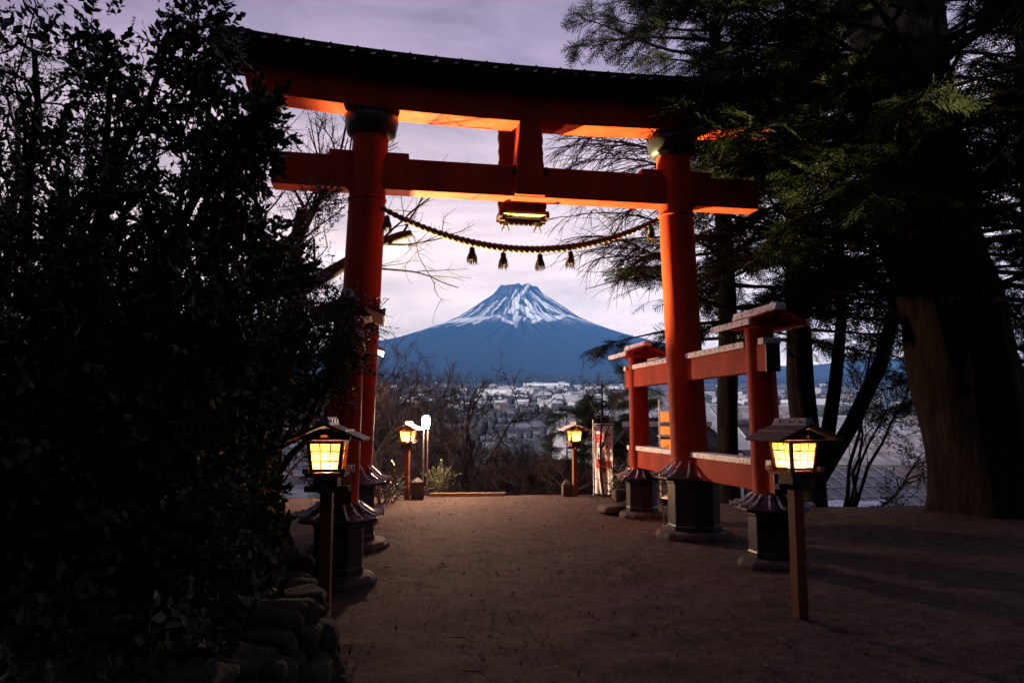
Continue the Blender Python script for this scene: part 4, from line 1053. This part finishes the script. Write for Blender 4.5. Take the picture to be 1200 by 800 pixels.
# low dark conifers and leafy shrubs beyond the gate
def keep_low(b):
    return True
leafy('leafy_shrub', 'dark round shrub between the banner and the far right plinth', 'shrub', (2.55, 15.4), [(738, 560, 15.2, 26, 260), (728, 590, 15.2, 20, 140), (752, 530, 15.4, 18, 110)], SMALL, M_LEAF2, .03, 105, scale=1.2)
leafy('leafy_tree', 'young dark leafed tree growing left of the massive trunk', 'tree', (6.5, 15.0), [(1040, 480, 15, 42, 240), (1070, 430, 15, 34, 170), (1075, 540, 15, 34, 190), (1010, 450, 15, 24, 80), (1060, 590, 14.6, 26, 130), (1020, 395, 15, 26, 90)], SMALL, M_LEAF2, .05, 106, scale=1.3)
leafy('leafy_shrub', 'low dark undergrowth at the drop behind the left plinths', 'shrub', (-2.9, 15.3), [(462, 575, 15, 18, 110), (520, 572, 16.4, 18, 90)], SMALL, M_LEAF2, .02, 107, scale=1.1)

for lab, fx, fy, hh in (('narrow dark conifer just left of the white banner on the slope', 3.6, 29, 8.2), ('dark conifer right of the white banner behind the grey roof', 6.4, 36, 9.5), ('dark pointed conifer among the bare trees right of centre', 3.6, 48, 11.5), ('dark rounded conifer on the wooded edge below the white halls', 4.2, 75, 15)):
    conifer('slope_conifer', lab, (fx, fy), [([(0, 0, -1), (0, 0, 3), (0, 0, hh)], [.16, .12, .02])], hh, .6, hh * .2, 60, 400 + int(fy), bole_sides=8, scale=1.7, dens=1.3)
# unseen firs added behind and beside the viewer to shade the clearing
for k, (x, y, h) in enumerate([(-5.5, -1.5, 10), (4.8, -1.8, 11), (9.5, 3.2, 12), (-9.5, 2.5, 11), (6.4, .6, 12), (-5.6, .9, 9)]):
    conifer('added_shade_conifer', ['tall unseen fir added left of the path start for shade', 'tall unseen fir added right of the path start for shade', 'unseen fir added for shade on the right bank beside the path start', 'unseen fir added for shade on the left bank beside the path start', 'broad unseen fir added to shade the right side of the path start', 'low unseen fir added to shade the left bank near the stone wall'][k],
            (x, y), [([(0, 0, -.5), (0, 0, 4), (0, 0, h)], [.35, .28, .05])], h, 3.2, 4.8, 100, 300 + k, bole_sides=10, scale=2.0, dens=.7,
            keep=lambda b: not ((b @ CF > .3) & (b[:, 1] > .3) & (np.abs(b[:, 0] / np.maximum(b[:, 1], .1)) < .75) & ((b[:, 2] - CAM_H) / np.maximum(b[:, 1], .1) < .62)).any())

# ------------------------------------------------------------------ houses below the path and the far town
M_WALLS = [material('pale_house_wall', (.42, .40, .42), .85, (2, (.30, .29, .31), .4, .7)), material('grey_house_wall', (.24, .23, .25), .85, (2, (.17, .16, .18), .4, .7)), material('brown_house_wall', (.20, .15, .13), .85, (2, (.13, .10, .09), .4, .7))]
M_SNOWR = material('snowy_roof', (.74, .73, .78), .8, (.5, (.34, .32, .36), .5, .62), stretch=(1, 1, 1))
M_GREYR = material('grey_slate_roof', (.26, .26, .31), .7, (.7, (.42, .41, .46), .5, .68))
M_DUSTR = material('snow_dusted_roof', (.30, .27, .31), .75, (.6, (.15, .125, .14), .42, .60), stretch=(1, 1, 1))
M_BRNR = material('brown_sheet_roof', (.20, .145, .135), .7, (.6, (.36, .32, .33), .52, .68))
M_WIN = material('dark_window', (.03, .035, .045), .15, spec=.6)
def house(name, label, x, y, z, w_, d_, h_, rh, rz, mw, mr, wins=3, group=None, sink=8):
    g = thing(name, label, 'house', (x, y, z), rz, group)
    m = MB(); m.box((0, 0, h_ / 2 - sink / 2), (w_, d_, h_ + sink)); wl = m.build('wall', mw, g)
    m = MB()
    for e in (-1, 1):
        a = [(-w_ / 2 - .5, 0, h_ + rh), (-w_ / 2 - .5, e * (d_ / 2 + .6), h_ - .15), (w_ / 2 + .5, e * (d_ / 2 + .6), h_ - .15), (w_ / 2 + .5, 0, h_ + rh)]
        m.hexa(a, [(p, q, r + .18) for p, q, r in a])
    n_ = max(4, int(w_ / .8))
    for k in range(n_ + 1):                              # standing seams
        u = -w_ / 2 - .45 + (w_ + .9) * k / n_
        for e in (-1, 1): m.tube([(u, e * (d_ / 2 + .58), h_ + .06), (u, e * .05, h_ + rh + .2)], .05, 4)
    rf = m.build('roof', mr, g)
    m = MB(); m.box((0, 0, h_ + rh + .24), (w_ + 1.1, .4, .18)); m.build('ridge_cap', M_GREYR, rf)
    for e in (-1, 1): m = MB(); m.add([(e * (w_ / 2 - .01), -d_ / 2, h_), (e * (w_ / 2 - .01), d_ / 2, h_), (e * (w_ / 2 - .01), 0, h_ + rh)], [(0, 1, 2)]); m.build('gable', mw, g)
    for k in range(wins):
        m = MB(); u = (k + .5 - wins / 2) * w_ / wins
        m.box((u, -d_ / 2 - .03, h_ * .55), (w_ / wins * .5, .08, h_ * .32)); wn = m.build('window', M_WIN, g)
        m = MB(); m.box((u, -d_ / 2 - .06, h_ * .55 - h_ * .18), (w_ / wins * .6, .12, .08)); m.build('sill', mw, wn)
    return g
def hz(px, py, Yd): return at(px, py, Yd)
for (lab, px, py, Yd, w_, d_, h_, rh, rz, mw, mr) in [
    ('grey roofed house with long slope behind the far right gate support', 770, 478, 52, 8.5, 9, 3, 2.6, .12, M_WALLS[1], M_GREYR),
    ('small dark roofed shelter seen between the right gate column and its far support', 782, 505, 25, 2.0, 1.8, 1.6, .5, .2, M_WALLS[2], material('dark_shelter_roof', (.035, .033, .037), .7)),
    ('house with snow dusted roof right of the banner', 728, 486, 70, 12, 9, 4, 2.4, .1, M_WALLS[0], M_DUSTR),
    ('white walled house high above the orange rack', 768, 462, 95, 10, 8, 6, 1.5, .2, M_WALLS[0], M_DUSTR),
    ('brown roofed house nearest below the young leafed tree', 1025, 548, 38, 9, 7, 3, 1.7, -.15, M_WALLS[2], M_BRNR),
    ('pale roofed long house behind the brown roofed one', 1030, 512, 58, 16, 9, 3.5, 2.0, .12, M_WALLS[1], M_DUSTR),
    ('brown roofed house left of the forked trunk', 910, 520, 55, 11, 8, 4, 2.0, .3, M_WALLS[1], M_BRNR),
    ('snow roofed house far up beside the massive trunk', 1062, 490, 85, 15, 10, 4, 2.2, -.2, M_WALLS[0], M_DUSTR),
    ('grey roofed house framed by the forked trunks', 985, 492, 80, 13, 9, 4, 2.2, .25, M_WALLS[1], M_GREYR),
    ('snow roofed house at the far right behind the massive trunk', 1185, 520, 60, 14, 9, 4, 2.2, .1, M_WALLS[0], M_DUSTR),
    ('snowy roofed house between the forked trunks and the upper slope', 880, 478, 110, 14, 10, 4.5, 2.3, -.1, M_WALLS[0], M_DUSTR)]:
    p = hz(px, py, Yd); house('house', lab, p[0], p[1], p[2] - h_ - rh, w_, d_, h_, rh, rz, mw, mr, sink=max(1.0, p[2] - h_ - rh - float(terrain(p[0], p[1])) + 1.0))
# glass house
p = hz(1010, 572, 30); gz = float(terrain(p[0], p[1]))
g = thing('greenhouse', 'low greenhouse with gridded glass roof beyond the forked trunks', 'greenhouse', (p[0], p[1], p[2] - .6), .25)
m = MB(); m.hexa([(-2.6, -1.6, -2.2), (2.6, -1.6, -2.2), (2.6, 1.6, -2.2), (-2.6, 1.6, -2.2)], [(-2.6, -1.6, 0), (2.6, -1.6, 0), (2.6, 1.6, 1.3), (-2.6, 1.6, 1.3)])
m.build('glass_body', material('frosted_glass_sheet', (.20, .23, .24), .35, (1.5, (.13, .15, .15), .4, .7)), g)
m = MB()
for k in range(9):
    u = -2.6 + 5.2 * k / 8; m.tube([(u, -1.62, .03), (u, 1.6, 1.33)], .022, 4)
for k in range(5):
    t = k / 4; m.tube([(-2.6, -1.6 + 3.2 * t, .03 + 1.3 * t), (2.6, -1.6 + 3.2 * t, .03 + 1.3 * t)], .022, 4)
m.build('glazing_bar', M_METAL, g)
p = hz(998, 594, 24)
m = MB(); nu = 24
U_, V_ = np.meshgrid(np.linspace(-1.6, 1.6, nu), np.linspace(-.9, .9, 12))
Zt = .10 * fbm(U_ * 2 + 9, V_ * 2 + 9, 5, 3) + .06 * V_
i_ = np.arange(nu * 12).reshape(12, nu)
o = mesh_arrays('tarpaulin', np.stack([U_, V_, Zt], -1).reshape(-1, 3), np.stack([i_[:-1, :-1], i_[:-1, 1:], i_[1:, 1:], i_[1:, :-1]], -1).reshape(-1, 4), material('pale_blue_tarpaulin', (.50, .56, .70), .5), smooth_=True)
o.location = p; so_ = o.modifiers.new('thickness', 'SOLIDIFY'); so_.thickness = .02
tag(o, 'pale blue crumpled tarpaulin on the ground below the forked trunks', 'tarpaulin')
# rack of orange lit panels
p = hz(785, 548, 19.5)
g = thing('lantern_rack', 'tall rack of orange lit boxes between the right gate columns', 'rack', (p[0], p[1], p[2]), .2)
m = MB()
for e in (-1, 1): m.box((e * .27, 0, .20), (.03, .05, 3.2))
for k in range(5): m.box((0, 0, .12 + k * .36), (.60, .22, .03))
m.build('frame', M_METAL, g)
M_ORB = emitter('orange_lit_box', (.85, .26, .04), .9)
for k in range(4):
    for e in (-1, 1):
        m = MB(); m.box((e * .125, 0, .265 + k * .36), (.19 if (k + e) % 3 else .22, .16, .22 + .03 * (k % 2))); m.build('lit_box', M_ORB, g, bevel=.01)

# town: several hundred roofs; each house its own object sharing three meshes
def town_mesh(seed, w_, d_, h_, rh):
    m = MB(); m.box((0, 0, h_ / 2 - 2), (w_, d_, h_ + 4))
    for e in (-1, 1):
        a = [(-w_ / 2 - .4, 0, h_ + rh), (-w_ / 2 - .4, e * (d_ / 2 + .5), h_), (w_ / 2 + .4, e * (d_ / 2 + .5), h_), (w_ / 2 + .4, 0, h_ + rh)]
        m.hexa(a, [(p, q, r + .3) for p, q, r in a])
    return m
def town_proto(i, mw, mr, w_, d_, h_, rh):
    m = town_mesh(i, w_, d_, h_, rh); o = m.build('town_house', mw); o.data.materials.append(mr)
    for p_ in o.data.polygons:
        if p_.index >= 6: p_.material_index = 1
    return o
protos = [town_proto(0, M_WALLS[0], M_SNOWR, 12, 9, 5, 2.2), town_proto(1, M_WALLS[1], M_SNOWR, 14, 9, 5, 2.5), town_proto(2, M_WALLS[0], M_GREYR, 11, 10, 6, 2.0), town_proto(3, M_WALLS[0], M_SNOWR, 22, 12, 8, 1.2), town_proto(4, M_WALLS[2], M_BRNR, 13, 9, 5, 2.3)]
tr_ = np.random.default_rng(77)
def town_y(py):
    r = CF + (400 - py) / FPX * CU; e = r[2] / r[1]
    return 64.65 / (.06 - e)
TOWN = 'houses of the far town below the mountain'
for k in range(270):
    px = tr_.uniform(445, 1095) if k % 3 else tr_.uniform(560, 745)
    py = 450 + 30 * tr_.random() ** .8
    if k >= 215: px = tr_.uniform(690, 1095)
    y = town_y(py) if k < 215 else tr_.uniform(180, 900)
    x = (px - 600) / FPX * y
    src = protos[int(tr_.integers(0, 5))]
    o = src if k < 5 and src.get('label') is None else src.copy()
    if o is not src: COL.objects.link(o)
    o.location = (x, y, float(terrain(x, y))); o.rotation_euler = (0, 0, tr_.uniform(-.7, .7)); sc_ = tr_.uniform(.8, 1.5) * (1 + y / 6000); o.scale = (sc_, sc_, sc_)
    tag(o, 'small pale house among the snowy roofs of the far town below the mountain', 'house', TOWN)
for o in protos:
    if o.get('label') is None:
        o.location = (60, 900, float(terrain(60, 900))); tag(o, 'small pale house among the snowy roofs of the far town below the mountain', 'house', TOWN)
M_HALL = material('white_hall_wall', (.80, .79, .82), .8)
for lab, px, py, w_, d_, h_ in (('long white hall standing out in the middle of the far town', 580, 463, 105, 40, 16), ('wide white building right of the long hall in the far town', 618, 459, 85, 40, 13), ('white block on the wooded edge near the top of the bare trees', 653, 470, 24, 16, 10), ('long pale roof line along the upper edge of the far town', 640, 452, 260, 60, 12), ('second pale strip of roofs at the right of the far town', 705, 456, 150, 50, 12)):
    y = town_y(py); x = (px - 600) / FPX * y
    g = thing('hall', lab, 'building', (x, y, float(terrain(x, y))), tr_.uniform(-.06, .06))
    m = MB(); m.box((0, 0, h_ / 2 - 3), (w_, d_, h_ + 6)); m.build('wall', M_HALL, g)
    m = MB(); m.hexa([(-w_ / 2 - 1, -d_ / 2 - 1, h_ + .02), (w_ / 2 + 1, -d_ / 2 - 1, h_ + .02), (w_ / 2 + 1, d_ / 2 + 1, h_ + .02), (-w_ / 2 - 1, d_ / 2 + 1, h_ + .02)], [(-w_ / 2, -2, h_ + 4), (w_ / 2, -2, h_ + 4), (w_ / 2, 2, h_ + 4), (-w_ / 2, 2, h_ + 4)]); m.build('roof', M_SNOWR, g)
# far trees between the houses and the belt of forest under the mountain: too many to count
n = 5200
bm = bmesh.new(); bmesh.ops.create_icosphere(bm, subdivisions=1, radius=1); tv = np.array([q.co[:] for q in bm.verts]); tf = np.array([[q.index for q in p_.verts] for p_ in bm.faces]); bm.free()
tv = tv * np.array([.6, .6, 1.0]); tv[:, 2] += .7; tv *= (1 + .25 * np.sin(np.arange(len(tv)) * 7.3))[:, None]
pxs = tr_.uniform(380, 1120, n); yy = np.where(tr_.random(n) < .55, [town_y(448 + 33 * q ** .9) for q in tr_.random(n)], tr_.uniform(160, 1300, n)); xx = (pxs - 600) / FPX * yy
keepm = fbm(xx / yy * 26 + 30, np.log(yy) * 9, 91, 3) > .47
back = tr_.random(n) < .0
xx, yy = xx[keepm], yy[keepm]; n = len(xx)
rot = rot_from(np.tile([[0, 1., 0]], (n, 1)) + tr_.normal(0, .0, (n, 3)), np.zeros(n))
V, F_ = replicate(tv, tf, np.stack([xx, yy, terrain(xx, yy)], -1), rot, tr_.uniform(3, 7, n) * (1 + yy / 4500))
tag(mesh_arrays('distant_wood', V, F_, material('distant_wood', (.035, .036, .040), .95, (.05, (.06, .055, .06), .4, .7))), kind='stuff')
n = 5000
yy = tr_.uniform(5200, 9500, n); xx = (tr_.uniform(380, 1120, n) - 600) / FPX * yy
V, F_ = replicate(tv, tf, np.stack([xx, yy, terrain(xx, yy) - 4], -1), rot_from(np.tile([[0, 1., 0]], (n, 1)), np.zeros(n)), tr_.uniform(12, 26, n))
tag(mesh_arrays('distant_forest', V, F_, bpy.data.materials['distant_wood']), kind='stuff')

# ------------------------------------------------------------------ cable from the left tree to the tie beam
m = MB(); a, b, c = at(240, -14, 7.6), at(306, 120, 8.5), np.array(tw(-3.05, -.17, 5.10))
pts = [a + (c - a) * t + np.array([0, 0, -.10 * math.sin(t * PI)]) for t in np.linspace(0, 1, 16)]
m.tube([p - pts[0] for p in pts], .008, 6)
o = m.build('cable', M_CABLE, loc=tuple(pts[0])); tag(o, 'thin pale cable running down to the left end of the tie beam', 'cable')

# ------------------------------------------------------------------ air
m = MB(); m.box((0, 0, 0), (40000, 24000, 3260)); hz_m = bpy.data.materials.new('blue_haze'); hz_m.use_nodes = True
t = hz_m.node_tree; t.nodes.clear(); o_ = t.nodes.new('ShaderNodeOutputMaterial'); pv = t.nodes.new('ShaderNodeVolumePrincipled')
pv.inputs['Color'].default_value = (.12, .41, .97, 1); pv.inputs['Density'].default_value = 3.5e-5; pv.inputs['Anisotropy'].default_value = -.38
t.links.new(pv.outputs[0], o_.inputs['Volume'])
hzo = m.build('haze', hz_m, loc=(0, 9500, 1555)); tag(hzo, kind='stuff')
